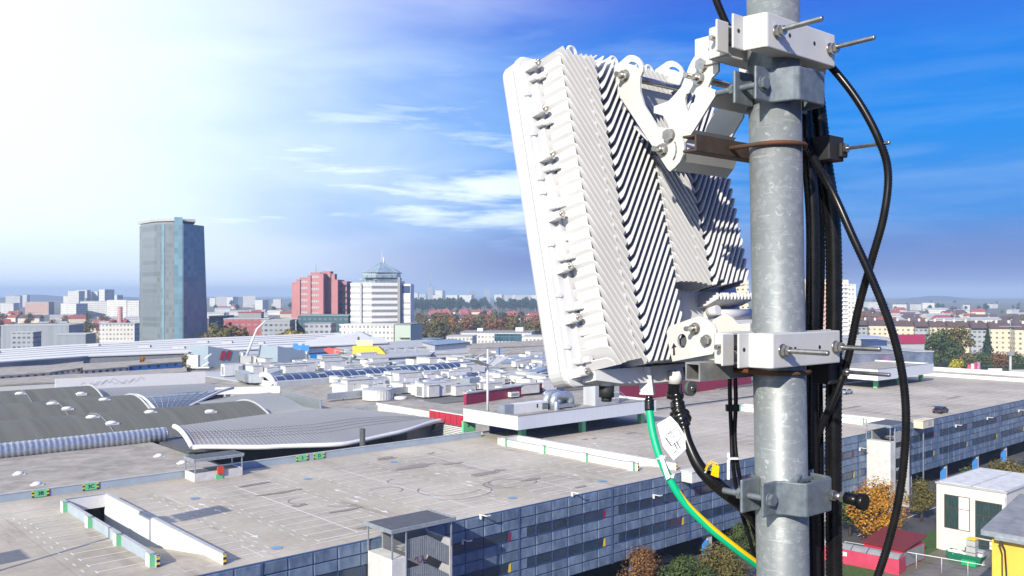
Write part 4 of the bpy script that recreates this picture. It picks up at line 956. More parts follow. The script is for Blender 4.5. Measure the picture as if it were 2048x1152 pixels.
# white octagonal tower with a glass pyramid
def pyramid():
    d = 560; k = d/F; t = T('pyramid_tower', 'white banded office tower topped by a glass pyramid and aerial', 'office tower', ((764-CX)*k, d, 0)); o = t.location
    X = lambda x: (x-CX)*k-o.x; Z = lambda y: CZ+(HY-y)*k
    def ring(s, c=0): return [(X(705)*s,-6*s),(X(727)*s,-12*s),(X(752)*s,-17*s),(X(803)*s,-9*s),(X(803)*s,12*s),(X(764)*s,18*s),(X(705)*s,12*s)]
    zt = Z(568); MB().prism(ring(1.0), 0, zt, 0).build('wall', M['glass'], t)
    nb = 9
    for i in range(nb+1):
        z = zt-1.3-i*3.62; MB().prism(ring(1.012), z, z+1.9).build('white_band', M['white'], t)
    q = MB()
    for i in range(40):
        for a, b in (((X(727),-12),(X(752),-17)),((X(752),-17),(X(803),-9)),((X(705),-6),(X(727),-12))):
            f = (i+.5)/40; x, y = a[0]+(b[0]-a[0])*f, a[1]+(b[1]-a[1])*f; q.box(x-.08,x+.08,y-.1,y+.1,2,zt-1.3)
    q.build('mullions', M['lgrey'], t)
    MB().box(X(726.5),X(731),-14.5,-10.5,0,zt+.5).build('pilaster', M['lgrey'], t); MB().box(X(800),X(805),-12,-8,0,zt+4).build('pilaster', M['grey'], t)
    s0 = MB(); s0.box(X(805.2),X(824),-8,12,0,zt); s0.build('end_wing', M['white'], t)
    for i, (ya, yb, mm) in enumerate(((572,586,'navy'),(588,600,'white'),(603,607,'lgrey'),(609,613,'white'),(615,619,'lgrey'),(621,625,'white'),(627,631,'lgrey'),(633,637,'white'))):
        MB().box(X(808),X(823),-8.3,-8.01,Z(yb),Z(ya)).build('sign_panel', M[mm], t)
    for s, ya, yb in ((.93,569,562),(.80,562,556)): MB().prism([(x+1.5,y) for x, y in ring(s)], Z(ya)+.51, Z(yb)).build('glass_level', fmat('grey_glazing', (.30,.36,.41), (.20,.26,.31), 1.1, 3.2, .8, .85, .2), t)
    MB().prism([(X(733),-13),(X(760),-15),(X(797),-9),(X(797),11),(X(733),11)], Z(556)+.01, Z(546)).build('glass_level', fmat('blue_glazing', (.34,.41,.46), (.22,.29,.35), 1.1, 3.2, .8, .85, .2), t)
    ap = (X(764),0,Z(525)); bs = [(X(730),-13,Z(546)+.02),(X(762),-16,Z(546)+.02),(X(800),-9,Z(546)+.02),(X(800),12,Z(546)+.02),(X(730),12,Z(546)+.02)]
    MB().add(bs+[ap], [(i,(i+1)%5,5) for i in range(5)]).build('pyramid', mat('pyramid_glass', (.22,.31,.38), .25, var=.18, scale=.25, spec=.6), t)
    q = MB()
    for b in bs[:4]: q.tube([b, ap], .18, 5)
    q.build('ridge', M['lgrey'], t); q = MB(); q.cyl((X(764),0,Z(526)),(X(764),0,Z(501)),.22,.06,6); q.cyl((X(768),0,Z(528)),(X(767),0,Z(514)),.6,.2,6); q.build('aerial', M['white'], t)
pyramid()
t, w, h = block('podium', 'long white three storey block at the foot of pyramid tower', 'building', 684, 797, 649, 520, 26, FW['white'], 'offwhite', R(-10))
t2, w, h = block('podium_wing', 'pale green end block with outside stairs beside white podium', 'building', 796, 829, 648, 508, 24, mat('pale_green_wall', (.42,.50,.42), .7, var=.05), 'grey', R(-10))
for i in range(3): MB().box(-1.5,4,-13.5,-12.1,5+5*i,5.4+5*i).build('stair_landing', M['grey'], t2)
for a in ((443,530,637,560,26,'redm','lgrey','low red office block with white windows behind the crane boom',8),(520,575,640,552,24,'grey','lgrey','grey blue office block right of the low red one',6),
          (565,622,637,600,24,'grey','lgrey','pale grey office block below the red tower',0),(600,705,630,570,30,'teal',mat('verdigris_roof',(.16,.30,.30),.5,var=.1),'dark teal office block with green roof',-8),
          (610,662,646,530,16,'grey','grey','long grey balcony block before the teal one',0),(418,445,632,640,26,'slate','grey','dark block with striped gable beside glass tower',0),
          (196,262,647,640,20,'white','lgrey','small white office house left of glass tower',10),(0,128,650,640,30,'shed','lgrey','long grey glazed shed at far left',8),(110,165,668,560,20,'shed','lgrey','dark flat roofed pavilion in front of the grey shed',8),
          (20,62,664,590,14,'grey','lgrey','small blue grey hut at far left',8),(640,700,597,900,20,'grey','grey','slim grey block behind the red tower',0)):
    o, w_, h_ = block('office_block', a[7], 'office block', a[0], a[1], a[2], a[3], a[4], FW.get(a[5], M['shed']), a[6], R(a[8]))
    if a[0] == 418:
        for i in range(7): MB().add([(-w_/2+.2,-a[4]/2-.1,2+2.4*i),(w_/2-3,-a[4]/2-.1,5.5+2.4*i),(w_/2-3,-a[4]/2-.1,6.6+2.4*i),(-w_/2+.2,-a[4]/2-.1,3.1+2.4*i)], [(0,1,2,3)]).build('white_stripe', M['white'], o)
    if a[0] == 443: MB().box(-6,8,-5,8,h_,h_+3.6).build('roof_house', M['grey'], o); MB().box(-6.4,8.4,-5.4,8.4,h_+3.601,h_+4).build('roof_slab', M['red'], o)
tag(MB().lathe([(2.4,0),(2.0,30)], n=4).build('chimney_stack', mat('pink_stack',(.45,.25,.25),.7), loc=D(240,690,700)*1), 'square pinkish chimney stack left of glass tower', 'chimney')
for a in ((925,1068,664,600,30,'white','grey','long white hall with blue glazing beside the antenna'),(896,948,672,570,20,'white','lgrey','small pale flat roofed house before the rusty trees'),(1050,1092,672,560,20,'white','lgrey','white box building touching the antenna edge'),(835,880,678,560,14,'slate','pv','dark shed with tilted blue roof beside the pale green block')):
    o, w_, h_ = block('low_building', a[7], 'building', a[0], a[1], a[2], a[3], a[4], FW[a[5]], a[6], R(-6))
    if a[0] == 925: MB().box(-w_*.02,w_*.36,-a[4]/2-.3,-a[4]/2-.05,h_-6,h_-1.2).build('glazing', fmat('teal_glazing',(.10,.16,.20),(.02,.10,.15),1.6,9,.85,.95,.2), o); MB().box(-w_*.3,-w_*.22,-3,3,h_,h_+2).build('roof_house', M['white'], o); MB().box(w_*.25,w_*.36,-3,3,h_,h_+2.6).build('roof_house', M['white'], o)
# distant blocks
rs = random.Random(12)
far = [(136,158,582,1900),(150,172,580,1950),(172,184,585,2000),(184,200,583,1980),(200,216,579,1900),(214,236,590,2100),(128,140,592,2000),(10,36,592,2600),(44,52,590,2700),(50,95,604,1700),(0,26,606,1800),(160,235,602,1500),(214,262,600,1400),(255,279,601,1350),(122,160,607,1450),
       (430,452,593,2900),(455,470,594,2900),(484,508,592,2700),(512,530,600,2300),(545,560,598,2500),(420,432,596,2900),
       (822,836,582,3200),(838,850,584,3300),(872,888,577,3100),(892,918,587,3100),(935,952,578,3400),(968,980,577,3500),(990,1006,585,3300),(1010,1024,587,3300),(1026,1062,589,2700),(920,946,592,2600),(866,885,594,2500),(1060,1080,586,3000),
       (1706,1720,590,2600),(1735,1760,600,1900),(1790,1815,605,1800),(1830,1842,604,1750),(1850,1872,602,1750),(1930,1942,606,1800),(1980,1995,604,2000),(1875,1890,612,1500)]
for i, (x0, x1, yt, d) in enumerate(far):
    if x0 > 815: yt += 4; d *= 1.25
    if 815 < x0 < 1100: yt = min(yt, 590)
    kx = 'white' if x0 not in (935, 968) else 'grey'
    block('apartment_block', 'distant white apartment block on the misty skyline' if kx == 'white' else 'distant grey office tower, faint in the mist', 'apartment block', x0, x1, yt, d, 25, FW['pink'] if (x0 in (50,)) else FW[kx], 'offwhite', R(rs.uniform(-25,25)), 'far blocks on the skyline' if kx == 'white' else 'far grey towers on the skyline')
t, w, h = block('broadcast_tower', 'distant grey tower block carrying a tall aerial', 'tower', 855, 866, 573, 3300, 20, FW['grey'], 'grey'); MB().cyl((0,0,h),(0,0,h+50),1.6,.5,6).build('aerial', M['lgrey'], t)
# houses: one of each kind, then copies
def house(lab, cat, w, d, h, rh, wall, roof, grp):
    t = T('house', lab, cat, (0,0,0), 0, grp); MB().box(-w/2,w/2,-d/2,d/2,0,h).build('wall', wall, t)
    q = MB(); o = .5; q.add([(-w/2-o,-d/2-o,h),(w/2+o,-d/2-o,h),(w/2+o,d/2+o,h),(-w/2-o,d/2+o,h),(-w/2,0,h+rh),(w/2,0,h+rh)], [(0,1,5,4),(2,3,4,5),(0,4,3),(1,2,5),(3,2,1,0)]); q.build('roof', roof, t)
    MB().box(w*.2,w*.2+.8,.3,1.1,h,h+rh+.8).build('chimney', M['offwhite'], t); KIDS[t.name] = list(t.children); return t
HP = [house('far house with red tiled roof among the trees', 'house', 16, 11, 6, 4, M['cream'], M['rooftile'], 'far houses with red roofs'),
      house('far house with brown roof and cream gable', 'house', 22, 11, 5.5, 3.5, M['cream'], M['roofbrown'], 'far houses with brown roofs'),
      house('far white terrace with flat pitched grey roof', 'terrace', 30, 12, 7, 2, FW['white'], M['lgrey'], 'far white terraces')]
used = set()
def put(i, px, py, rz, sc=1.):
    p = G(px, py, 0)
    if i not in used: used.add(i); o = HP[i]; o.location = p; o.rotation_euler = (0,0,rz); o.scale = (sc,)*3
    else: cp(HP[i], p, rz, sc=sc)
rs = random.Random(8)
for k_ in range(34): put(0 if k_ % 3 else 1, rs.uniform(865,1085), rs.choice((631,635,639,643)), rs.uniform(-.7,.5), rs.uniform(.9,1.3))
for x in (850,895,930,960,1000): put(1, x, 650+rs.uniform(-2,2), rs.uniform(-.3,.3), 1.35)
for k_ in range(26): put(rs.choice((0,0,2,1)), rs.uniform(0,278), rs.uniform(634,676), rs.uniform(-.6,.6), rs.uniform(.9,1.3))
for k_ in range(14): put(rs.choice((2,2,0)), rs.uniform(425,580), rs.uniform(612,640), rs.uniform(-.5,.5), 1.1)
for k_ in range(52): put(rs.choice((2,2,1,1,0)), rs.uniform(1700,2060), rs.uniform(627,662), rs.uniform(-.5,.4), rs.uniform(.9,1.5))
# right-hand towers and the long cream row
for a in ((1472,1503,560,640,18,'cream','cream tower block peeping out between antenna and mast'),(1612,1640,566,650,20,'yellow','pale yellow tower block just right of the mast'),(1636,1676,567,640,20,'pink','pinkish tower block behind the ribbed conduits'),(1674,1716,568,635,16,'white','white balcony tower block with pink side, right of conduits')):
    t, w, h = block('tower_block', a[6], 'tower block', a[0], a[1], a[2], a[3], a[4], FW[a[5]], 'offwhite', R(-14))
    MB().box(-3,3,-4,4,h,h+3).build('lift_house', M['cream'], t)
    if a[0] == 1674:
        for i in range(14): MB().box(-w/2,w*.12,-a[4]/2-1.2,-a[4]/2,h-3-3*i,h-1.8-3*i).build('balcony', M['white'], t)
xs = [1590,1655,1712,1745,1790,1838,1868,1905,1952,1990,2040,2110]
for i in range(len(xs)-1):
    x0, x1 = xs[i], xs[i+1]; xm = (x0+x1)/2; d = 690-(xm-1590)*.24; w = (x1-x0)/F*d*1.01; gap = i % 3 == 2
    t = T('apartment_row', ('cream apartment house with dark hipped roof, '+('nearest the mast','behind the crossing cables','right of the crossing cables','with garage front','above the dark mural hall','left of big green tree','behind the big green tree','over the bushy tree top','by the spruce','behind the tall lamp post','at the right edge')[i]), 'apartment house', ((xm-CX)/F*d, d+7, 0), R(-14), 'cream apartment houses in a row')
    hh = 17.2; MB().box(-w/2,w/2,-6.5 if not gap else -4.5,6.5,0,hh).build('wall', FW['cream'] if not gap else FW['grey'], t)
    q = MB(); q.add([(-w/2-.2,-7.3,hh),(w/2+.2,-7.3,hh),(w/2+.2,7.3,hh),(-w/2-.2,7.3,hh),(-w/2-.2,0,hh+4),(w/2+.2,0,hh+4)], [(0,1,5,4),(2,3,4,5),(0,4,3),(1,2,5),(3,2,1,0)]); q.build('roof', M['roofbrown'], t)
    for f in (-.25, .2): MB().box(w*f,w*f+1.3,-1,.4,hh+2.4,hh+5.4).build('chimney', M['offwhite'], t)
# trees: one of each kind, then copies
TP = {'con': tree('broad_tree', 'dark tree in the misty wood line', 'tree', G(900,620,0), 22, 10, 'dark', 420, 2.6, 3, group='far dark trees'),
      'bro': tree('broad_tree', 'rusty autumn tree on the edge of far houses', 'tree', G(900,662,0), 15, 8, 'brown', 420, 1.7, 4, group='rusty far trees'),
      'grn': tree('broad_tree', 'olive green tree on the edge of far houses', 'tree', G(850,665,0), 16, 8, 'olive', 420, 1.7, 5, group='olive far trees'),
      'yel': tree('broad_tree', 'yellowing tree before the grey office blocks', 'tree', G(610,724,0), 15, 8, 'yel2', 420, 1.7, 7, group='yellowing trees before the offices'),
      'org': tree('broad_tree', 'orange autumn tree among far houses', 'tree', G(870,664,0), 15, 8, 'orange', 420, 1.7, 6, group='orange far trees')}
def grove(kind, n, xa, xb, ya, yb, s0, s1, seed):
    r = random.Random(seed)
    for i in range(n): cp(TP[kind], G(r.uniform(xa,xb), r.uniform(ya,yb), 0), r.uniform(0,6), sc=r.uniform(s0,s1))
grove('con', 84, 815, 1085, 617, 626, .8, 1.45, 1); grove('bro', 8, 880, 1090, 655, 668, .8, 1.2, 2); grove('grn', 6, 820, 1090, 648, 668, .8, 1.2, 3); grove('org', 8, 868, 990, 655, 670, .8, 1.1, 4)
grove('grn', 14, 0, 280, 640, 690, .6, 1., 5); grove('bro', 8, 0, 280, 630, 680, .6, 1., 6); grove('con', 10, 420, 720, 612, 632, .6, 1., 7)
grove('grn', 7, 430, 520, 716, 721, 1.0, 1.3, 8); grove('yel', 6, 556, 626, 719, 725, 1.0, 1.25, 9); grove('bro', 3, 450, 500, 719, 722, .9, 1.1, 10)
grove('grn', 22, 832, 1090, 660, 690, .8, 1.25, 21); grove('bro', 20, 865, 1090, 662, 682, .9, 1.3, 22); grove('org', 6, 870, 1000, 664, 676, .8, 1.1, 23); grove('con', 8, 835, 1080, 640, 660, .6, .8, 24)
grove('con', 44, 1695, 2070, 606, 626, .4, .8, 11); grove('bro', 12, 1715, 1790, 640, 668, .8, 1.2, 12); grove('grn', 8, 1850, 2060, 625, 660, .5, .9, 13); grove('org', 4, 1840, 1880, 640, 664, .6, .8, 14)
for px, py, dd, r, kd, lab in ((374,700,318,3.6,'olive','grey green tree at the right end of the blue row'),(286,706,322,1.8,'orange','tiny orange tree poking above the blue row roof'),(684,702,368,5,'olive','dark bushy tree left of yellow stall'),(700,706,362,3.5,'green','small green bush beside the dark market canopy')):
    q = D(px,py,dd); tree('broad_tree', lab, 'tree', Vector((q.x,q.y,0)), q.z, r, kd, 620, .9, px)
for k_ in range(30): put(rs.choice((0,1,2)), rs.uniform(1100,1690), rs.uniform(628,672), rs.uniform(-.6,.6), rs.uniform(1.,1.5))   # the city goes on behind the antenna
grove('con', 10, 1100, 1690, 612, 640, .8, 1.3, 31); grove('grn', 12, 1100, 1690, 645, 690, .9, 1.3, 32); grove('bro', 8, 1100, 1690, 645, 690, .9, 1.3, 33)
for i in range(9):
    x0 = 1100+64*i; block('low_building', 'pale low commercial building in the district behind the antenna', 'building', x0, x0+48, 668-(i % 3)*4, 560+35*(i % 3), 26, FW[('white','grey','cream')[i % 3]], 'lgrey', R(-14), 'low buildings behind the antenna')
# greenery and street on the right
tree('broad_tree', 'big dark green tree group before the cream row', 'tree', G(1880,735,0), 19, 13, 'green', 3200, 1.2, 31)
tree('broad_tree', 'tall olive tree leaning on the big green one', 'tree', G(1912,733,0), 22, 11, 'olive', 2600, 1.2, 32)
tree('spruce', 'dark spruce between two cream houses', 'tree', G(1975,728,0), 20, 6.5, 'dark', 1500, 1.1, 33, True)
for i, px in enumerate((1858,1935,1962,2000,2030,2062)): tree('shrub', f'dark brownish shrub on the grass bank, number {i+1} from the left' if False else ('low dark shrub at the foot of the green tree','dark shrub left of the spruce','dark shrub below the spruce','russet shrub right of spruce','dark shrub beside the tall lamp post','dark shrub at the right edge of bank')[i], 'shrub', G(px,738,0), 8, 7, ('green','olive','green','brown','green','olive')[i], 700, 1., 40+i)
tree('broad_tree', 'bright yellow round tree on the far grass bank', 'tree', G(1912,752,0), 8.2, 4.2, 'yellow', 900, .7, 50)
lawnm = mat('bank_grass', (.04,.075,.02), .95, var=.4, scale=.3)
tag(MB().prism([(p.x,p.y) for p in (G(1840,744,0),G(2120,752,0),G(2120,722,0),G(1840,716,0))], -.2, .25).build('lawn', lawnm), kind='structure')
tag(MB().prism([(p.x,p.y) for p in (G(1840,758,0),G(2120,764,0),G(2120,752.2,0),G(1840,744.2,0))], -.2, .2).build('road', M['asphalt']), kind='structure')
for i, px in enumerate((1868,1886,1898)): p = G(px,751+.4*i,0); car(p.x,p.y,R(70),((.04,.04,.05),(.02,.02,.025),(.25,.26,.28))[i], ('dark grey car on the far street, leftmost','black car on the far street near yellow tree','pale car behind the yellow tree')[i], .2)
t, w, h = block('mural_hall', 'dark blue hall with cloudy murals behind the mast cables', 'hall', 1706, 1832, 706, 415, 30, mat('dark_mural', (.05,.07,.14), .6, var=.5, scale=.12, col2=(.20,.22,.30)), 'grey', R(8))
MB().box(w*.12,w*.30,-15.3,-15.01,3,11).build('orange_mural', mat('orange_mural',(.5,.22,.10),.6,var=.4,scale=.4), t); MB().box(-w*.15,w*.05,-15.3,-15.01,3,11).build('purple_mural', mat('purple_mural',(.22,.12,.22),.6,var=.4,scale=.4), t)
block('mural_hall_wing', 'blue cloud painted end wing of the mural hall', 'hall', 1818, 1856, 702, 405, 40, mat('cloud_mural', (.07,.11,.2), .6, var=.5, scale=.2, col2=(.24,.27,.33)), 'lgrey', R(8))
t, w, h = block('red_roof_hall', 'hall carrying a shiny red wave fascia', 'hall', 1786, 1846, 686, 470, 20, M['lgrey'], 'grey', R(8)); MB().box(-w/2,w/2,-10.4,-9.9,h-.49,h+4.5).build('red_fascia', mat('shiny_red',(.35,.03,.09),.25), t)
block('blue_box', 'dark blue box structure beside the crossing cables', 'building', 1744, 1774, 681, 450, 14, M['navy'], 'navy')
block('low_hall', 'low pale roofed hall below the cream row', 'hall', 1690, 1790, 676, 520, 40, M['lgrey'], 'pale', R(5))
f = G(1948,760,0); t = T('flag_row', 'row of red and white banners on poles', 'banners', f)
for i in range(4): MB().box(-2.8+1.5*i,-1.6+1.5*i,-.05,.05,1.5,7.2+.4*i).build('banner', mat('banner_'+('a','b','c','d')[i],((.55,.08,.14),(.7,.68,.68),(.6,.05,.1),(.4,.2,.4))[i],.6,var=.4,scale=.6), t); MB().cyl((-2.9+1.5*i,0,0),(-2.9+1.5*i,0,7.6+.4*i),.06).build('pole', M['zinc'], t)
f = G(1990,761,0); t = T('billboard', 'blank white billboard seen beside the banners', 'billboard', f); MB().box(-3.2,3.2,-.15,.15,.8,5.6).box(-3.4,3.4,-.2,-.151,3.0,3.2,1).build('board', [M['white'],M['lgrey']], t); MB().box(-2.5,-2.3,-.1,.1,0,.799).build('leg', M['grey'], t); MB().box(2.3,2.5,-.1,.1,0,.799).build('leg', M['grey'], t)
f = G(2040,764,0); t = T('billboard', 'grey mesh billboard back at the right edge', 'billboard', f); MB().box(-4.2,4.2,-.15,.15,.8,5.6).build('board', M['lgrey'], t); MB().box(-2.5,-2.3,-.1,.1,0,.799).build('leg', M['grey'], t)
f = G(2021,763,0); t = T('camera_mast', 'tall grey mast with camera head and floating panel', 'mast', f); MB().cyl((0,0,0),(0,0,12),.7,.5,10).build('pole', M['lgrey'], t); MB().box(-1.4,1.4,-.8,.8,12,13.6).build('head', M['grey'], t); MB().cyl((0,0,13.6),(0,0,28),.18,.1,6).build('rod', M['lgrey'], t); MB().box(-4.5,4.5,-1.2,1.2,25,25.4).build('panel', M['zinc'], t)
f = G(1861,766,0); tag(MB().cyl((0,0,0),(0,0,7),.12,.08,6).box(-.1,.9,-.1,.1,7,7.15).build('street_lamp', M['zinc'], loc=f), 'slim street lamp past the far deck edge', 'street lamp')
# far end of the deck: outer ramp with pale walls
t = T('outer_ramp', 'long pale walled outer ramp past the far end of roof deck', 'ramp', uv(0,0,0), RUV)
MB().box(288.5,312,60,140,0,13.7,0).build('ramp_deck', M['deck'], t)
for u in (288.2, 312.001): MB().box(u,u+.3-.001,60,140,12.6,15.0).build('ramp_side', M['wallwhite'], t)
# ---- lower right: yard behind the garage front
t = T('industrial_house', 'white two storey workshop with big green windows, flat white roof', 'workshop', G(1873,1097,0), RUV)
IW = mat('stained_white_wall', (.62,.60,.55), .8, var=.10, scale=.35, stretch=(1,1,.25))
L_, H_ = 10.2, 10.3
MB().box(0,17,-L_,0,0,H_).build('wall', IW, t)
MB().box(-.15,17.2,-L_-.15,.15,H_+.001,H_+.22).build('parapet', M['lgrey'], t); MB().box(.3,16.8,-L_+.3,-5.3,H_+.221,H_+.3).box(.3,16.8,-5.0,-.3,H_+.221,H_+.3).build('roof', M['offwhite'], t)
GW = mat('green_ribbed_glass', (.03,.055,.055), .25, var=.4, scale=2., stretch=(1,6,.3))
for y0, y1, z0, z1, wh in ((-1.2,-5.0,3.6,8.8,'right'),(-5.8,-9.6,3.0,8.6,'none'),(-5.8,-9.4,.1,2.8,'mix')):
    w_ = MB(); w_.box(-.06,-.003,y1,y0,z0,z1,1); wo = w_.build('window', [M['roofbrown'],M['rust']], t)
    ym = y0+(y1-y0)*(.57 if wh != 'none' else 1)
    MB().box(-.10,-.061,ym+.03,y0-.1,z0+.1,z1-.1).build('pane', GW, wo)
    if wh != 'none': MB().box(-.10,-.061,y1+.1,ym-.03,z0+.1,z1-.1).build('white_panel', M['white'], wo)
    MB().box(-.12,-.101,y1,y0,(z0+z1)/2+.6,(z0+z1)/2+.68).build('rail', M['rust'], wo)
MB().box(8,9,-L_-.05,-L_-.003,5,8).box(11,12,-L_-.05,-L_-.003,5,8).build('side_window', M['glass'], t)
MB().cyl((-.08,-L_+.1,3),(-.08,-L_+.1,H_-.5),.06).build('downpipe', M['zinc'], t)
f = G(1957,1108,0); t = T('meter_box', 'yellow meter cabinet with round emblem by the workshop wall', 'cabinet', f, RUV); MB().box(0,.6,-1.7,0,.2,2.4).build('box', M['yellow'], t); q = MB(); q.cyl((-.012,-.85,1.6),(-.002,-.85,1.6),.22,n=20); q.build('emblem', M['white'], t); q = MB(); q.cyl((-.016,-.85,1.6),(-.0125,-.85,1.6),.14,n=20); q.build('emblem_dot', M['blue'], t)
for px, h in ((1932,3.6),(1948,2.0)):
    f = G(px,1128,0); t = T('shelf_stack', ('tall pale crate stack with yellow lid' if h > 3 else 'short pale crate stack beside the tall one'), 'crates', f, RUV)
    for i in range(int(h/.9)): MB().box(0,1.2,-1.3,0,.92*i,.92*i+.82).build('crate', M['lgrey'], t)
    MB().box(0,1.2,-1.3,0,.92*int(h/.9),.92*int(h/.9)+.2).build('lid', M['yellow'] if h > 3 else M['lgrey'], t)
f = G(1975,1128,0); tag(MB().lathe([(.9,0),(.95,1.0),(.9,2.0),(.2,2.1)], n=20).build('water_tank', M['dgrey'], loc=f), 'dark round water tank between crates and yellow house', 'tank')
f = G(1900,1122,0); t = T('green_skip', 'green skip full of white sacks by workshop', 'skip', f, RUV); MB().add([(0,-4,0),(1.6,-4,0),(1.6,0,0),(0,0,0),(-.3,-4.6,1.5),(1.9,-4.6,1.5),(1.9,.6,1.5),(-.3,.6,1.5)], [(0,3,2,1),(0,1,5,4),(1,2,6,5),(2,3,7,6),(3,0,4,7)]).build('bin', mat('skip_green',(.01,.16,.09),.5), t)
rs = random.Random(3)
q = MB()
for i in range(12): c = (rs.uniform(.1,1.5), rs.uniform(-4.2,.2), rs.uniform(1.2,1.6)); q.lathe([(.05,-.3),(.4,-.1),(.35,.2),(.05,.3)], c, 8)
q.build('sacks', M['white'], t); MB().box(-.9,-.3,-4,-2,.1,.9).build('front_crate', mat('crate_green',(.01,.35,.12),.5), t)
f = G(1845,1075,0)
t = T('red_shed', 'dark red shed with pitched red roof next to the pink container', 'shed', G(1796,1135,0), RUV); MB().box(0,7,-.8,5.2,0,2.6).build('wall', M['red'], t); MB().add([(-.3,-1.1,2.6),(7.3,-1.1,3.5),(7.3,5.5,3.5),(-.3,5.5,2.6),(-.3,-1.1,2.8),(7.3,-1.1,3.7),(7.3,5.5,3.7),(-.3,5.5,2.8)], [(3,2,1,0),(4,5,6,7),(0,1,5,4),(1,2,6,5),(2,3,7,6),(3,0,4,7)]).build('roof', mat('red_sheet_roof',(.15,.022,.02),.55,var=.2), t); MB().box(.3,6.7,-.86,-.803,.2,2.4).build('grey_side', M['grey'], t)
t = T('pink_container', 'faded pink red container with curved grey lids', 'container', G(1796,1146,0), RUV+R(6)); MB().box(-1,1.6,-.5,11,0,2.2).build('box', mat('pink_red_paint',(.48,.05,.10),.5,var=.15,scale=.5), t)
for i in range(5): q = MB(); q.sweep([(-1.05+2.7*j/8, 2.21+.55*math.sin(math.pi*j/8)) for j in range(9)], -.4+2.3*i, 1.75+2.3*i); q.build('lid', M['grey'], t)
MB().box(-1.03,-1.003,7,7.6,1.2,1.8).build('notice', M['white'], t)
pr_ = [G(1690,1083,2.2)+Vector((0,0,0)), G(1990,1134,2.2)]; t = T('pipe_rail', 'long white handrail pipe crossing the yard', 'rail', pr_[0]); q = MB(); q.tube(pr_, .06, 6); q.build('rail', M['white'], wp=t)
for i in range(7): c = pr_[0].lerp(pr_[1], i/6)-pr_[0]; MB().cyl((c.x,c.y,-pr_[0].z),(c.x,c.y,0),.04,n=6).build('post', M['white'], t)
tree('broad_tree', 'large golden orange tree beside the mast cables', 'tree', G(1752,1083,0), 8.8, 5.9, 'orange', 8000, .34, 60)
tree('broad_tree', 'dark green tree tucked behind the golden one by the mast', 'tree', G(1700,1072,0), 7.5, 3.6, 'green', 2200, .4, 61)
tree('broad_tree', 'small round orange green tree before the second stair tower', 'tree', G(1843,1043,0), 7.0, 3.3, 'olive', 3200, .28, 62)
for i, (px, py, h, r, kd, lab) in enumerate(((1278,1180,4.9,4.2,'brown','rusty orange tree under the blue facade, left of three'),(1378,1194,5.0,4.2,'green','dark green tree under the blue facade, middle of three'),(1440,1182,5.8,4.6,'olive','tall olive tree under the blue facade near the mast'),(1492,1120,6.4,3.6,'green','green tree half hidden by the mast foot'))):
    tree('broad_tree', lab, 'tree', G(px,py,0), h, r, kd, 5600, .27, 70+i)
for i, px in enumerate((1850,1895,1930,1965,2000,2035,2060)): tree('shrub', ('olive bush behind the workshop roof, farthest left','green bush behind the workshop roof','tallest olive bush behind the workshop','brown bush behind the workshop roof centre','green bush behind the workshop roof right','olive bush near the right frame edge','green bush at right frame edge')[i], 'bush', uv(168+i*9,66+2*(i % 2),0), 5.5+i % 3, 5, ('olive','green','olive','brown','green','olive','green')[i], 1300, .5, 80+i)
for px, py, col_, lab in ((1325,1128,(.10,.11,.12),'dark silver car parked under the blue facade'),(1300,1112,(.03,.03,.035),'black car behind the silver one under the facade'),(1545,1080,(.4,.4,.42),'pale car hidden behind the mast under the facade')): carpx(px, py, 0, 80, col_, lab, )
# yellow house with sheet metal eave
t = T('yellow_house', 'yellow rendered house with grey sheet roof, bottom right corner', 'house', G(1984,1068,13.), RUV+R(4)); o = t.location.z; t.location.z = 0
MB().box(0,14,-14,0,0,12.9).build('wall', mat('yellow_render', (.72,.47,.07), .85, var=.08, scale=.6), t)
MB().box(-.9,14,-14.5,.9,12.901,13.5,0).add([(-.9,-14.5,13.51),(14,-14.5,15.2),(14,.9,15.2),(-.9,.9,13.51)], [(0,1,2,3)], 1).build('roof', [M['zinc'], mat('sheet_roof',(.25,.25,.26),.6,metal=.2,var=.25,scale=.6)], t)
q = MB(); q.tube([(-.95,-1.2,12.6),(-.3,-1.4,11.5),(-.12,-1.5,9),(-.12,-1.7,0)], .09, 6); q.tube([(-.95,-1.0,12.4),(-.25,-1.1,11),(-.12,-1.1,7),(-.12,-1.0,0)], .07, 6); q.build('wall_cable', M['black'], t)
MB().box(-1.2,-.92,-6,-.6,12.7,13.0).build('cable_tray', M['zinc'], t)
# hills and air
hm = MB(); n = 90; vs = []
for j, (dd, s) in enumerate(((5200,0),(6000,1),(7200,.0))):
    for i in range(n+1):
        x = -4200+9400*i/n; px = CX+x/6000*F
        z = 12+20*math.sin(px*.013)*math.sin(px*.0047+1)+12*math.sin(px*.031)
        vs.append((x*(dd/6000), dd, max(2, z)*s))
hm.add(vs, [(j*(n+1)+i, j*(n+1)+i+1, (j+1)*(n+1)+i+1, (j+1)*(n+1)+i) for j in range(2) for i in range(n)], 0, True)
tag(hm.build('hills', mat('wooded_hills', (.03,.04,.04), .95, var=.3, scale=.01)), kind='structure')
hz = bpy.data.materials.new('haze'); hz.use_nodes = True; tt = hz.node_tree; tt.nodes.clear()
pv = nd(tt, 'ShaderNodeVolumePrincipled'); pv.inputs['Density'].default_value = 1.7e-4; pv.inputs['Color'].default_value = (.57,.75,1,1); pv.inputs['Anisotropy'].default_value = 0
tt.links.new(pv.outputs[0], nd(tt, 'ShaderNodeOutputMaterial').inputs['Volume'])
tag(MB().box(-9500,9500,-400,14500,-1.5,128).build('haze', hz), kind='stuff')
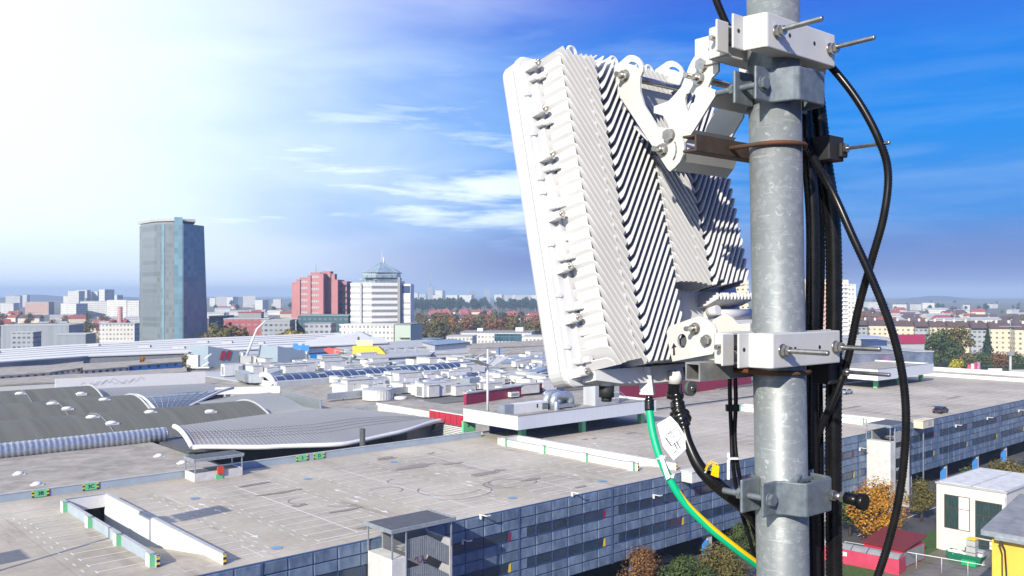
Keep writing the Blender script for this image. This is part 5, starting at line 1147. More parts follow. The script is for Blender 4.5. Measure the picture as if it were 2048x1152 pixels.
# ================================================================ foreground: mast, antenna, brackets, cables (real size, two metres away)
def galv_mat(name, base=(.19,.207,.212), bright=(.40,.425,.435), stain=False):
    m = mat(name, base, .5, metal=.3, var=0); t = m.node_tree; L = t.links.new; b = t.nodes['Principled BSDF']
    co = nd(t, 'ShaderNodeTexCoord')
    vo = nd(t, 'ShaderNodeTexVoronoi', Scale=95.); L(co.outputs['Object'], vo.inputs['Vector'])
    n1 = nd(t, 'ShaderNodeTexNoise', Scale=55., Detail=5, Roughness=.65, Distortion=.8); L(co.outputs['Object'], n1.inputs['Vector'])
    n2 = nd(t, 'ShaderNodeTexNoise', Scale=7., Detail=4); L(co.outputs['Object'], n2.inputs['Vector'])
    mp = nd(t, 'ShaderNodeMapping'); mp.inputs['Rotation'].default_value = (0, R(-22), 0); mp.inputs['Scale'].default_value = (12, 12, 95); L(co.outputs['Object'], mp.inputs[0])
    n3 = nd(t, 'ShaderNodeTexNoise', Scale=1., Detail=4, Distortion=2.2); L(mp.outputs[0], n3.inputs['Vector'])
    def R_(x, lo, hi):
        r = nd(t, 'ShaderNodeMapRange', interpolation_type='SMOOTHSTEP'); L(x, r.inputs[0]); r.inputs[1].default_value = lo; r.inputs[2].default_value = hi; return r.outputs[0]
    def mix(f, a, c):
        x = nd(t, 'ShaderNodeMixRGB'); L(f, x.inputs[0])
        for q, i in ((a, 1), (c, 2)):
            if isinstance(q, tuple): x.inputs[i].default_value = (*q, 1)
            else: L(q, x.inputs[i])
        return x.outputs[0]
    c = mix(R_(n2.outputs[0], .3, .7), base, tuple(x*1.22 for x in base))
    sc_ = nd(t, 'ShaderNodeSeparateColor'); L(vo.outputs['Color'], sc_.inputs[0])
    mm = nd(t, 'ShaderNodeMath', operation='MULTIPLY'); L(R_(sc_.outputs[0], .55, .95), mm.inputs[0]); mm.inputs[1].default_value = .22
    c = mix(mm.outputs[0], c, bright)
    c = mix(R_(n1.outputs[0], .60, .70), c, bright)
    m3 = nd(t, 'ShaderNodeMath', operation='MULTIPLY'); L(R_(n3.outputs[0], .60, .68), m3.inputs[0]); m3.inputs[1].default_value = .42
    c = mix(m3.outputs[0], c, (.40,.43,.44))
    if stain:                                         # rust wept down the left side below the bolts
        sp = nd(t, 'ShaderNodeSeparateXYZ'); L(co.outputs['Object'], sp.inputs[0])
        ax = nd(t, 'ShaderNodeMath', operation='MULTIPLY_ADD'); L(sp.outputs[2], ax.inputs[0]); ax.inputs[1].default_value = .0173; L(sp.outputs[0], ax.inputs[2])
        side = R_(ax.outputs[0], .062, -.005); f_ = None
        nz = nd(t, 'ShaderNodeTexNoise', Scale=1., Detail=4); mp3 = nd(t, 'ShaderNodeMapping'); mp3.inputs['Scale'].default_value = (60,60,9); L(co.outputs['Object'], mp3.inputs[0]); L(mp3.outputs[0], nz.inputs['Vector'])
        for zt_, ln in ((3.325,.16),(2.83,.22)):
            a_ = nd(t, 'ShaderNodeMath', operation='MULTIPLY'); L(R_(sp.outputs[2], zt_-ln, zt_), a_.inputs[0]); lt = nd(t, 'ShaderNodeMath', operation='LESS_THAN'); L(sp.outputs[2], lt.inputs[0]); lt.inputs[1].default_value = zt_+.012; L(lt.outputs[0], a_.inputs[1])
            b2 = nd(t, 'ShaderNodeMath', operation='MULTIPLY'); L(a_.outputs[0], b2.inputs[0]); L(side, b2.inputs[1])
            b3 = nd(t, 'ShaderNodeMath', operation='MULTIPLY'); L(b2.outputs[0], b3.inputs[0]); L(R_(nz.outputs[0], .25, .7), b3.inputs[1])
            c = mix(b3.outputs[0], c, (.17,.105,.045))
    L(c, b.inputs['Base Color'])
    bp = nd(t, 'ShaderNodeBump', Strength=.25, Distance=.002); L(n1.outputs[0], bp.inputs['Height']); L(bp.outputs[0], b.inputs['Normal'])
    return m
M['galv'] = galv_mat('spangled_galvanised_steel', stain=True); M['galvd'] = mat('cast_galvanised_steel', (.16,.19,.215), .5, metal=.35, var=.25, scale=45, bump=.12, bscale=160)
M['cast'] = mat('white_cast_housing', (.67,.67,.67), .42, var=.07, scale=5, bump=.04, bscale=300)
M['radome'] = mat('radome_plastic', (.50,.51,.525), .38, var=.02, scale=6)
M['steel'] = mat('stainless_steel', (.48,.46,.43), .28, metal=.95, var=.2, scale=60)
M['coat'] = mat('powder_coated_bracket', (.56,.56,.54), .42, var=.07, scale=9, bump=.04, bscale=200)
M['rubber'] = mat('black_cable_sheath', (.008,.008,.009), .27, var=.3, scale=30, spec=.32)
M['tape'] = mat('black_tape', (.008,.008,.009), .2, var=.3, scale=60, bump=.5, bscale=60, spec=.7)
M['gnd'] = mat('green_sheath', (.0,.42,.20), .4, var=.05, scale=30); M['gndy'] = mat('yellow_sheath', (.80,.50,.0), .4, var=.05, scale=30)
M['tie'] = mat('clear_cable_tie', (.62,.66,.68), .4, var=.05)
M['paper'] = mat('paper_label', (.78,.79,.83), .7, var=.03)
M['oldsteel'] = mat('weathered_steel', (.20,.20,.19), .6, metal=.4, var=.3, scale=20, col2=(.34,.35,.35), bump=.1)
M['brownsteel'] = mat('browned_channel', (.055,.043,.035), .65, metal=.3, var=.3, scale=25, col2=(.10,.068,.05), bump=.15)
MX = lambda z: Vector((.5774+(40.65-z)*.0173, 1.98, z))   # mast axis
TH, TAU = R(50), R(13)
wv = Vector((math.sin(TH), math.cos(TH), 0)); n0 = Vector((math.cos(TH), -math.sin(TH), 0)); zv = Vector((0,0,1))
hv = -n0*math.sin(TAU)+zv*math.cos(TAU); nv = n0*math.cos(TAU)+zv*math.sin(TAU)
AO = D(1134, 775, 2.0)
A = lambda a, b, c: AO+wv*a+hv*b+nv*c
MA = Matrix((( wv.x,hv.x,nv.x,AO.x),(wv.y,hv.y,nv.y,AO.y),(wv.z,hv.z,nv.z,AO.z),(0,0,0,1)))
def MC(z):                                            # clamp frame: x along w, y along n0 (towards the eye), z up
    c = MX(z); return Matrix(((wv.x,n0.x,0,c.x),(wv.y,n0.y,0,c.y),(0,0,1,z),(0,0,0,1)))
def hexn(mb, p, ax, r, h, m=0): ax = Vector(ax).normalized(); mb.cyl(p, Vector(p)+ax*h, r, n=6, m=m, sm=False)
def rod(mb, p0, p1, r, m=0):                          # threaded rod
    p0, p1 = Vector(p0), Vector(p1); n = max(4, int((p1-p0).length/.0022))
    mb.tube([p0.lerp(p1, i/n) for i in range(n+1)], r, 10, m, rfun=lambda i: r*(1 if i % 2 else .87))
# ---- mast
mt = T('mast', 'galvanised steel mast pipe carrying the white antenna and its clamps', 'mast', MX(37.0))
MB().tube([MX(36.6), MX(41.2)], .0567, 64, caps=True).build('pipe', M['galv'], wp=mt)
rs = random.Random(5)
# ---- antenna
an = T('antenna_unit', 'white flat panel radio antenna with zigzag cooling fins, bolted to mast', 'antenna', AO)
AW, AH = .685, .80
def rrect(x0, x1, y0, y1, r, n=6):
    o = []
    for cx, cy, a in ((x1-r,y1-r,0),(x0+r,y1-r,90),(x0+r,y0+r,180),(x1-r,y0+r,270)):
        for i in range(n+1): o.append((cx+r*math.cos(R(a+90*i/n)), cy+r*math.sin(R(a+90*i/n))))
    return o
def rr_stack(mb, levels, r, m=0):                     # stacked rounded rectangles: (inset, c)
    L_ = [[(*p, c) for p in rrect(i, AW-i, i, AH-i, max(.004, r-i*.6))] for i, c in levels]; n = len(L_[0])
    for q in range(len(L_)-1): mb.add(L_[q]+L_[q+1], [(i,(i+1)%n,n+(i+1)%n,n+i) for i in range(n)], m, False)
    mb.poly(L_[0][::-1], m); mb.poly(L_[-1], m)
rr_stack(q := MB(MA), [(.016,-.064),(.008,-.063),(.004,-.060),(.002,-.055),(.001,-.016)], .035); q.build('radome', M['radome'], wp=an)
rr_stack(q := MB(MA), [(.0035,-.0155),(.0035,-.0125)], .034); q.build('gasket', M['dgrey'], wp=an)
hb = MB(MA); rr_stack(hb, [(-.001,-.012),(-.002,-.002),(.001,.002),(.006,.0025)], .034)
rr_stack(hb, [(.012,.0025),(.014,.009),(.018,.0095)], .03)
hb.prism([(.036,.028),(.664,.028),(.664,.785),(.036,.785)], .0096, .022)
hb.prism([(.045,.006),(.12,-.006),(.24,-.012),(.46,-.012),(.60,.012),(.60,.0279),(.045,.0279)], .004, .05)
hb.build('housing', M['cast'], wp=an)
def fin(mb, path, c0, hs, th=.0036):
    P = [Vector((p[0],p[1],0)) for p in path]; k = len(P); Ls = []; Rs = []
    for i in range(k):
        t = (P[min(i+1,k-1)]-P[max(i-1,0)]).normalized(); o = Vector((-t.y,t.x,0))*th/2; Ls.append(P[i]+o); Rs.append(P[i]-o)
    vs = []
    for i in range(k):
        for q, z, f in ((Ls[i],c0,1),(Ls[i],hs[i]-.001,1),(Ls[i],hs[i],.55),(Rs[i],hs[i],.55),(Rs[i],hs[i]-.001,1),(Rs[i],c0,1)):
            e = P[i]+(q-P[i])*f; vs.append((e.x, e.y, z))
    fs = [(i*6+j, i*6+j+1, i*6+j+7, i*6+j+6) for i in range(k-1) for j in range(5)]
    fs += [tuple(range(6))[::-1], tuple((k-1)*6+j for j in range(6))]
    mb.add(vs, fs)
def col(name, prof, hs, step, lo, hi, off=0, bars=()):
    mb = MB(MA); b = lo-.18+off; n = len(prof)
    while b < hi+.18:
        pts = [(a, b+d, h) for (a, d), h in zip(prof, hs)]; seg = []
        fine = []
        for i in range(n-1):
            for j in range(6): t = j/6; fine.append(tuple(pts[i][q]+(pts[i+1][q]-pts[i][q])*t for q in range(3)))
        fine.append(pts[-1])
        seg = [p for p in fine if lo <= p[1] <= hi]
        if len(seg) > 3: fin(mb, [(p[0],p[1]) for p in seg], .0215, [.0225 if False else p[2] for p in seg])
        for f in bars:
            i = int(f*(len(fine)-1)); p = fine[i]; 
            if lo+.02 < p[1] < hi-.02 and lo+.02 < p[1]+step < hi: mb.box(p[0]-.0015,p[0]+.0015,p[1]+.0022,p[1]+step-.0022,.03,p[2]-.006)
        b += step
    mb.build(name, M['cast'], wp=an)
FT = .107; st = .0278
def prof(a0, a1, k, up):                              # straight diagonal blade; rounded shoulders
    A_ = [a0, a0+.001, a0+.003, a0+.007, a0+.014, (a0+a1)/2, a1-.010, a1-.004, a1-.0015, a1]
    return [(q, k*(q-a0)) for q in A_], [.030, FT-.016, FT-.006, FT-.001, FT, FT, FT, FT-.002, FT-.008, FT-.03]
col('cooling_fins', *prof(.044,.166,-1.55,0), st, .03, .785, .006, (.30,.62))
col('cooling_fins', *prof(.168,.318,1.38,1), st, .03, .785, .011)
col('cooling_fins', *prof(.322,.458,-1.55,0), st, .215, .785, .016, (.30,.62))
col('cooling_fins', *prof(.460,.622,1.38,1), st, .215, .785, .004)
ff = MB(MA)
for i in range(11): fin(ff, [(.487+.0148*i+.003*j, .172+.0085*j) for j in range(5)], .0215, [.05,.085,.088,.085,.05], .006)
ff.build('cooling_fins', M['cast'], wp=an)
cc = MB(MA); cc.cyl((.47,.145,.06),(.66,.145,.06),.014,n=20).box(.35,.66,.03,.115,.022,.05).box(.36,.64,.118,.128,.022,.075).cyl((.462,.150,.07),(.462,.150,.10),.013,n=16)
cc.build('connector_bay', M['cast'], wp=an)
for i, b in enumerate((.765,.650,.538,.392,.268,.150,.028)):   # latches down the near rim
    s = 1 if i > 2 else -1
    q = MB(MA); q.cyl((.024,b,.002),(.024,b,.047),.0095,n=16).box(.014,.034,b-.0095,b+.0095,.002,.030).cyl((.030,b+s*.027,.002),(.030,b+s*.027,.030),.008,n=14).cyl((.042,b+s*.027,.0025),(.042,b+s*.027,.046),.0075,n=14)
    lo = q.build('latch', M['cast'], wp=an)
    w = MB(MA); w.cyl((.024,b,.0471),(.024,b,.051),.0078,n=14); w.box(.0225,.0255,b-.006,b+.006,.0511,.0535); w.box(.018,.030,b-.0012,b+.0012,.0536,.0545)
    w.build('screw', M['steel'], lo)
bs = MB(MA)
for b in (.70,.60,.49,.455,.33,.21,.09): bs.cyl((.013,b,.0),(.013,b,.013),.006,n=10)
for a, b in ((.048,.742),(.052,.715),(.060,.618),(.05,.43),(.053,.34),(.058,.232),(.05,.115),(.056,.085)): bs.cyl((a,b,.0095),(a,b,.052),.0065,n=12); bs.cyl((a,b,.0521),(a,b,.0545),.0045,n=8)
tag(bs.build('mounting_boss', M['cast'], wp=an), kind='stuff')
for a in (.138, .42, .285):
    q = MB(MA); n = 18
    q.tube([(a+.013*math.cos(R(i*20)), AH-.006+.015+.013*math.sin(R(i*20)), .055) for i in range(19)], .0042, 8, caps=False); q.box(a-.012,a+.012,AH-.03,AH-.008,.03,.060)
    q.build('lifting_eye', M['cast'], wp=an)
# ---- connectors under the antenna
q = MB(); p = D(1213, 752, 2.05); q.cyl(p, p-zv*.022, .0165, n=20); q.cyl(p-zv*.0225, p-zv*.048, .0175, n=20, m=1); q.cyl(p-zv*.0481, p-zv*.058, .012, n=16, m=1)
q.build('connector', [M['cast'], M['black']], wp=an)
pl = lambda pts, d, nr, th, **k: None
def onplane(px, py, p0, nr): # ray from the eye through a photo pixel, met with a plane
    r = Vector(((px-CX)/F, 1, -(py-HY)/F)); o = Vector((0,0,CZ)); nr = Vector(nr); return o+r*((Vector(p0)-o).dot(nr)/r.dot(nr))
P0 = D(1290, 760, 2.10)
q = MB(); q.slab([[onplane(x, y, P0, (-.35,-.93,0)) for x, y in ((1277,735),(1300,733),(1307,790),(1279,789))]], (-.35,-.93,0), .020)
q.build('earth_lug', M['cast'], wp=an, bevel=.002)
q = MB(); p = D(1350, 742, 2.15); q.cyl(p, p-zv*.03, .017, n=18); q.lathe([(.014,-.068),(.0205,-.066),(.0205,-.05),(.017,-.049),(.0165,-.031)], p, 18, 1)
q.build('connector', [M['cast'], M['tape']], wp=an)
q = MB(); p = D(1379, 776, 2.10); q.cyl(p-n0*.004, p+n0*.008, .0185, n=24); q.tube([D(1368,735,2.15), D(1370,750,2.13), p+n0*.012], .003, 6)
q.cyl(p+n0*.0081, p+n0*.012, .007, n=14, m=1); q.build('dust_cap', [M['dgrey'], M['steel']], wp=an)
# ---- clamps of the white bracket
def whole(mb, pts): return [Vector(p) for p in pts]
def hatbar(mb, c0, c1, hh, s=1):                     # bent plate bar with ears, in a clamp frame; c0 ear plane, c1 face plane
    t = .005; prof = [(-.178,c0),(-.142,c0),(-.135,c1-s*.006),(-.129,c1),(.129,c1),(.135,c1-s*.006),(.142,c0),(.178,c0)]
    inn = [(-.178,c0-s*t),(-.137,c0-s*t),(-.130,c1-s*(t+.004)),(-.127,c1-s*t),(.127,c1-s*t),(.130,c1-s*(t+.004)),(.137,c0-s*t),(.178,c0-s*t)]
    n = len(prof); vs = [(x,y,z) for z in (-hh,hh) for x, y in prof+inn]; m = 2*n; lp_ = list(range(n))+[n+i for i in range(n)][::-1]
    fs = []
    for i in range(n-1): fs += [(i,i+1,m+i+1,m+i),(n+i+1,n+i,m+n+i,m+n+i+1),(m+i,m+i+1,m+n+i+1,m+n+i),(i+1,i,n+i,n+i+1)]
    fs += [(n,0,m,m+n),(n-1,2*n-1,m+2*n-1,m+n-1)]
    if s < 0: fs = [f[::-1] for f in fs]
    mb.add(vs, fs)
    # lips along the top and bottom of the face
    for z in (-hh, hh-.005): mb.box(-.126,.126, min(c1-s*.045,c1-s*.0052), max(c1-s*.045,c1-s*.0052), z, z+.005)
def bolt_holes(mb, y, z, xs, r=.0045, s=1):
    for x in xs: mb.cyl((x,y+s*.0002,z),(x,y+s*.0006,z), r, n=14)
def white_clamp(z, label_f, tilt):
    t = T('white_clamp', label_f, 'clamp', MX(z), 0, 'white clamps on the mast'); m = MC(z)
    q = MB(m); hatbar(q, .022, .072, .036); q.build('front_jaw', M['coat'], wp=t, bevel=.0025)
    q = MB(m); bolt_holes(q, .072, .002, (-.05,.045,)); q.build('bolt_hole', M['black'], wp=t)
    q = MB(m); bolt_holes(q, .022, .002, (-.160,)); q.build('bolt_hole', M['black'], wp=t)
    q = MB(m); hatbar(q, -.024, -.078, .034, -1); q.build('back_jaw', M['coat'], wp=t, bevel=.0025)
    for x in (-.098, .108):
        q = MB(m); dz = .012*tilt; rod(q, (x,-.10,0), (x,.178,dz), .0058); hexn(q, (x,.0725,0), (0,1,0), .0125, .011); q.cyl((x,.0722,0),(x,.0745,0),.0145,n=18); hexn(q, (x,.0837,0), (0,1,0), .0105, .008)
        q.build('threaded_rod', M['steel'], wp=t)
    q = MB(m); rod(q, (-.160,-.05,.004), (-.10,-.05,.004), .006); q.build('bolt', M['steel'], wp=t)
white_clamp(40.545, 'white two-jaw clamp with long threaded rods at top of mast', .3)
white_clamp(39.882, 'white two-jaw clamp with threaded rods at lower antenna bracket', 0)
# ---- tilting bracket between antenna and mast
tb = T('tilt_bracket', 'white tilting bracket arms joining antenna top to the mast', 'bracket', A(.235,.7,.1))
PA1, PA2, PB1, PB2 = A(.226,0,0), A(.430,0,0), A(.243,0,0), A(.415,0,0)
nw = -wv
def px_slab(mb, p0, th, outer, holes=(), m=0):
    mb.slab([[onplane(x, y, p0, nw) for x, y in outer]]+[[onplane(x, y, p0, nw) for x, y in h] for h in holes], nw, th, m)
z2 = lambda L_: [(1180+x/3.8395, 80+y/3.84) for x, y in L_]
def ell(cx, cy, rx, ry, a0=0, a1=360, n=16, rot=0): return [(cx+rx*math.cos(R(a))*math.cos(R(rot))-ry*math.sin(R(a))*math.sin(R(rot)), cy+rx*math.cos(R(a))*math.sin(R(rot))+ry*math.sin(R(a))*math.cos(R(rot))) for a in [a0+(a1-a0)*i/n for i in range(n+(0 if a1-a0 == 360 else 1))]]
q = MB(); px_slab(q, PA1, .006, z2([(178,212),(215,182),(282,124),(305,115),(335,116),(368,132),(395,165),(409,205),(404,245),(386,285),(383,330),(386,400),(415,500),(470,590),(520,668),(560,672),(620,678),(665,700),(700,738),(720,785),(724,830),(715,880),(690,935),(655,975),(612,1010),(590,985),(245,460),(212,428)]),
    [z2([(292,178),(318,164),(345,170),(368,190),(378,214),(368,216),(345,195),(315,188)]), z2([(655,780),(668,815),(668,860),(655,905),(640,930),(632,922),(648,890),(655,850),(655,815),(645,785)])])
q.build('antenna_arm', M['coat'], wp=tb, bevel=.0012)
q = MB(); px_slab(q, PA2, .006, z2([(500,228),(590,165),(630,158),(665,172),(700,205),(718,245),(712,285),(690,340),(640,390),(585,425),(560,440),(540,700),(560,1000),(500,1000),(470,640)]),
    [z2([(606,215),(630,204),(658,210),(682,230),(690,252),(668,240),(640,228),(615,228)])])
q.build('antenna_arm', M['coat'], wp=tb, bevel=.0012)
q = MB(); a0, a1 = .2325, .4235
w1 = [onplane(*p, PA1, nw)+wv*.0062 for p in z2([(300,420),(440,500),(520,475),(400,360)])]
q.slab([[A(.2325,.715,.115),A(.4235,.715,.115),A(.4235,.655,.10),A(.2325,.655,.10)]], nv, .005); q.slab([[A(.2325,.60,.13),A(.4235,.60,.13),A(.4235,.55,.165),A(.2325,.55,.165)]], nv, .005)
q.build('web_plate', M['coat'], wp=tb, bevel=.001)
q = MB(); px_slab(q, PB1, .006, z2([(925,46),(880,60),(845,85),(800,130),(775,170),(755,215),(738,262),(700,360),(640,430),(600,470),(490,508),(490,560),(560,580),(590,620),(606,668),(600,690),(640,770),(700,830),(735,785),(830,640),(935,470),(985,392),(905,362),(935,290),(985,240),(985,60)]),
    [z2([(812,190),(840,165),(880,160),(862,176),(835,195),(830,212)]), z2([(740,415),(770,403),(805,418),(815,440),(805,475),(775,490),(755,555),(735,500),(730,450)])])
q.build('link_arm', M['coat'], wp=tb, bevel=.0012)
q = MB(); px_slab(q, PB2, .006, z2([(1120,510),(1175,545),(1175,590),(1060,790),(1040,960),(1000,1010),(950,1030),(925,1000),(985,880),(880,700),(960,540),(1010,500)]), [z2([(985,930),(1005,900),(1020,905),(1012,940),(990,962),(975,958)])])
q.build('link_arm', M['coat'], wp=tb, bevel=.0012)
q = MB()                                              # channel webs between the link arms
e0 = [onplane(*p, PB1, nw) for p in z2([(985,392),(735,785)])]; e1 = [p+wv*.160 for p in e0]
q.slab([[e0[0]+wv*.007,e1[0],e1[0]+(e1[1]-e1[0])*.28,e0[0]+wv*.007+(e0[1]-e0[0])*.28]], n0, .005)
q.slab([[e0[1]+wv*.007,e1[1],e1[1]+(e1[0]-e1[1])*.25,e0[1]+wv*.007+(e0[0]-e0[1])*.25]], n0, .005)
f0 = [onplane(*p, PA1, nw)+wv*.0063 for p in z2([(722,840),(690,930),(640,1000)])]
for i in range(2): q.slab([[f0[i]+wv*.0005,f0[i]+wv*.196,f0[i+1]+wv*.196,f0[i+1]+wv*.0005]], n0, .005)
q.build('web_plate', M['coat'], wp=tb, bevel=.001)
def bolt(px, py, p0, ln=.03, back=.0, hexr=.0125, r=.0065):
    p = onplane(px, py, p0, nw); q = MB(); q.cyl(p, p+nw*.0025, .0155, n=20); hexn(q, p+nw*.0027, nw, hexr, .010)
    if ln: rod(q, p+nw*.012, p+nw*(.012+ln), r)
    if back: q.cyl(p-nw*.0065, p-nw*back, .0085, n=16)
    q.build('bolt', M['steel'], wp=tb)
bolt(1250, 152, PA1, .020, .199); bolt(1326, 300, PA1, .022); bolt(1340, 271, PA1, 0, 0, .014)
bolt(1406, 130, PB1, 0, 0, .0145); bolt(1398, 157, PB1, .036, .16)
bolt(1299, 173, PA2, 0)
# ---- lower bracket
lb = T('lower_bracket', 'white pivot bracket with printed arrow at antenna foot', 'bracket', A(.235,.1,.1))
q = MB(); px_slab(q, PA1, .006, [(1333,664),(1339,652),(1398,632),(1410,636),(1428,650),(1432,660),(1431,698),(1425,708),(1345,723),(1339,700)], [ell(1364,682,9.5,14.5)])
q.build('side_plate', M['coat'], wp=lb, bevel=.0012)
q = MB(); px_slab(q, PA2, .006, [(1420,660),(1425,640),(1450,626),(1462,634),(1476,648),(1500,646),(1500,690),(1425,690)]); q.build('side_plate', M['coat'], wp=lb, bevel=.0012)
q = MB(); q.slab([[A(.2325,.125,.08),A(.4235,.125,.08),A(.4235,.03,.08),A(.2325,.03,.08)]], nv, .005); q.build('web_plate', M['coat'], wp=lb, bevel=.001)
for px, py, ln in ((1391,657,.024),(1414,681,0)):
    p = onplane(px, py, PA1, nw); q = MB(); q.cyl(p, p+nw*.0025, .0135, n=20); hexn(q, p+nw*.0027, nw, .011, .009)
    if ln: rod(q, p+nw*.012, p+nw*(.012+ln), .0058)
    q.build('bolt', M['steel'], wp=lb)
p = onplane(1364, 684, PA1, nw)+wv*.02; q = MB(); q.cyl(p, p+nw*.012, .010, n=16); q.cyl(p+wv*.001, p+wv*.006, .022, n=20); q.build('rubber_plug', M['dgrey'], wp=lb)
q = MB(); px_slab(q, PA1+nw*.0008, .0006, [(1346,711),(1350,710),(1349,695),(1353,694),(1347,686),(1343,697),(1346,696)]); q.build('arrow_mark', M['black'], wp=lb)
q = MB(MC(39.882)); q.box(-.10,-.055,-.16,-.08,-.03,.03); q.build('neck', M['coat'], wp=lb, bevel=.002); q = MB(MC(39.882)); q.box(.05,.10,-.16,-.08,-.03,.03); q.build('neck', M['coat'], wp=lb, bevel=.002)
q = MB(MC(40.545)); q.box(-.10,-.09,-.14,-.0785,-.034,.03); q.build('neck', M['coat'], wp=tb, bevel=.002); q = MB(MC(40.545)); q.box(.065,.10,-.14,-.0785,-.034,.03); q.build('neck', M['coat'], wp=tb, bevel=.002)
# ---- galvanised pipe clamps
def pipe_clamp(z, label, knob):
    t = T('pipe_clamp', label, 'clamp', MX(z), 0, 'grey pipe clamps on the mast'); m = MC(z); hh = .036
    def ribbon(pth, th, name):
        q = MB(m); P = [Vector((x,y,0)) for x, y in pth]; k = len(P); o = []
        for i in range(k):
            a = (P[i]-P[i-1]).normalized() if i else (P[1]-P[0]).normalized(); b = (P[i+1]-P[i]).normalized() if i < k-1 else a
            nn = (Vector((-a.y,a.x,0))+Vector((-b.y,b.x,0))).normalized(); o.append(P[i]-nn*th/max(.5, nn.dot(Vector((-a.y,a.x,0)))))
        vs = [(p.x,p.y,zz) for zz in (-hh,hh) for p in P+o]; mm = 2*k; fs = []
        for i in range(k-1): fs += [(i+1,i,mm+i,mm+i+1),(k+i,k+i+1,mm+k+i+1,mm+k+i),(mm+i+1,mm+i,mm+k+i,mm+k+i+1),(i,i+1,k+i+1,k+i)]
        fs += [(0,k,mm+k,mm),(2*k-1,k-1,mm+k-1,mm+2*k-1)]
        q.add(vs, fs); return q.build(name, M['galvd'], wp=t, bevel=.003)
    ribbon([(-.118,.034),(-.072,.034),(-.062,.044),(-.052,.080),(-.042,.090),(.050,.092),(.066,.080),(.070,.055),(.074,.02),(.090,.014),(.110,.014)], .007, 'front_strap')
    ribbon([(.110,-.018),(.080,-.018)]+[(.0655*math.cos(R(a)), .0655*math.sin(R(a))) for a in range(-20,-161,-20)]+[(-.085,-.026),(-.118,-.026)], .007, 'back_strap')
    for x in (-.095, .098):
        q = MB(m); rod(q, (x,-.085 if x < 0 else -.03,.0), (x,.0345 if x < 0 else .03,.0), .0072); y = .0345 if x < 0 else .0145
        hexn(q, (x,y,0), (0,1,0), .0135, .010); q.cyl((x,y-.0003,0),(x,y+.0022,0),.0165,n=18); hexn(q, (x,-.045,0), (0,1,0), .0125, .010)
        q.build('bolt', M['galvd'], wp=t)
    if knob:
        q = MB(m); x = .045; hexn(q, (x,.0925,0), (0,1,0), .0125, .010); q.cyl((x,.1026,0),(x,.118,0),.008,n=14); hexn(q, (x,.1181,0), (0,1,0), .0125, .009)
        q.build('stud', M['steel'], wp=t)
        q = MB(m); q.cyl((x,.1275,0),(x,.158,-.002),.0125,n=20); q.cyl((x,.1585,-.002),(x,.172,-.003),.0175,n=24); q.build('rubber_buffer', M['rubber'], wp=t)
        q = MB(m); q.box(-.03,.03,.03,.062,.030,.0365).tube([(-.045,.06,.037),(-.01,.05,.041),(.02,.03,.052)], .007, 8); q.build('folded_tab', M['galvd'], wp=t)
pipe_clamp(40.445, 'grey galvanised pipe clamp just under the top white clamp', False)
pipe_clamp(39.565, 'grey galvanised pipe clamp low on mast with black rubber buffer', True)
# ---- spacer beams held by U-bolts
def ubolt(t, m, z, xl, m2, r=.0052, rr=.0635):
    q = MB(m); pth = [(-rr,-.095,z),(-rr,-.02,z)]+[(-rr*math.cos(R(a)), rr*math.sin(R(a)), z) for a in range(0,181,12)]+[(rr,-.02,z),(rr,-.095,z)]
    q.tube(pth, r, 10); q.build('u_bolt', m2, wp=t)
t = T('channel_beam', 'rusty brown steel channel clamped behind the mast, upper of two', 'beam', MX(40.33)); m = MC(40.325)
q = MB(m); q.box(-.185,.15,-.078,-.073,-.018,.018).box(-.185,.15,-.110,-.0781,.013,.018).box(-.185,.15,-.110,-.0781,-.018,-.013); q.build('channel', M['brownsteel'], wp=t, bevel=.0015)
ubolt(t, m, 0, 0, M['rust'])
t = T('box_beam', 'grey square tube beam with rusty bolt under the lower bracket', 'beam', MX(39.83)); m = MC(39.832)
q = MB(m)
q.add([(x,y,z) for x in (-.185,.15) for y, z in ((-.113,-.02),(-.073,-.02),(-.073,.02),(-.113,.02),(-.109,-.016),(-.077,-.016),(-.077,.016),(-.109,.016))],
      [(0,1,9,8),(1,2,10,9),(2,3,11,10),(3,0,8,11),(5,4,12,13),(6,5,13,14),(7,6,14,15),(4,7,15,12),(0,4,5,1),(1,5,6,2),(2,6,7,3),(3,7,4,0),(8,9,13,12),(9,10,14,13),(10,11,15,14),(11,8,12,15)])
q.build('square_tube', M['oldsteel'], wp=t); ubolt(t, m, -.002, 0, M['rust'])
# ---- cables
def cable(name, lab, pts, r, m, corr=0, n=10, k=14, cat='cable', grp=None):
    CG = .87 if r < .0105 else .92
    P = catmull([D(*p) for p in pts], k); t = T(name, lab, cat, P[0], 0, grp); q = MB()
    if corr:
        L_ = [0]
        for i in range(1, len(P)): L_.append(L_[-1]+(P[i]-P[i-1]).length)
        N = int(L_[-1]/corr)*2; o = []; j = 0
        for i in range(N+1):
            s = L_[-1]*i/N
            while j < len(P)-2 and L_[j+1] < s: j += 1
            o.append(P[j].lerp(P[j+1], (s-L_[j])/max(1e-9, L_[j+1]-L_[j])))
        q.tube(o, r, n, rfun=lambda i: r*(1 if i % 2 else CG))
    else: q.tube(P, r, n)
    q.build('sheath', m, wp=t); return t
cable('conduit', 'plain black conduit hugging the mast, left of the ribbed ones', [(1590,60,2.10),(1606,180,2.10),(1615,300,2.1),(1626,450,2.1),(1624,680,2.1),(1622,900,2.1),(1628,1170,2.1)], .0165, M['rubber'], n=16, grp='conduits along the mast')
cable('conduit', 'slim ribbed black conduit between the two thicker conduits', [(1618,170,2.14),(1632,320,2.14),(1641,500,2.14),(1636,700,2.14),(1638,900,2.14),(1640,1170,2.14)], .0115, M['rubber'], .0065, 14, grp='conduits along the mast')
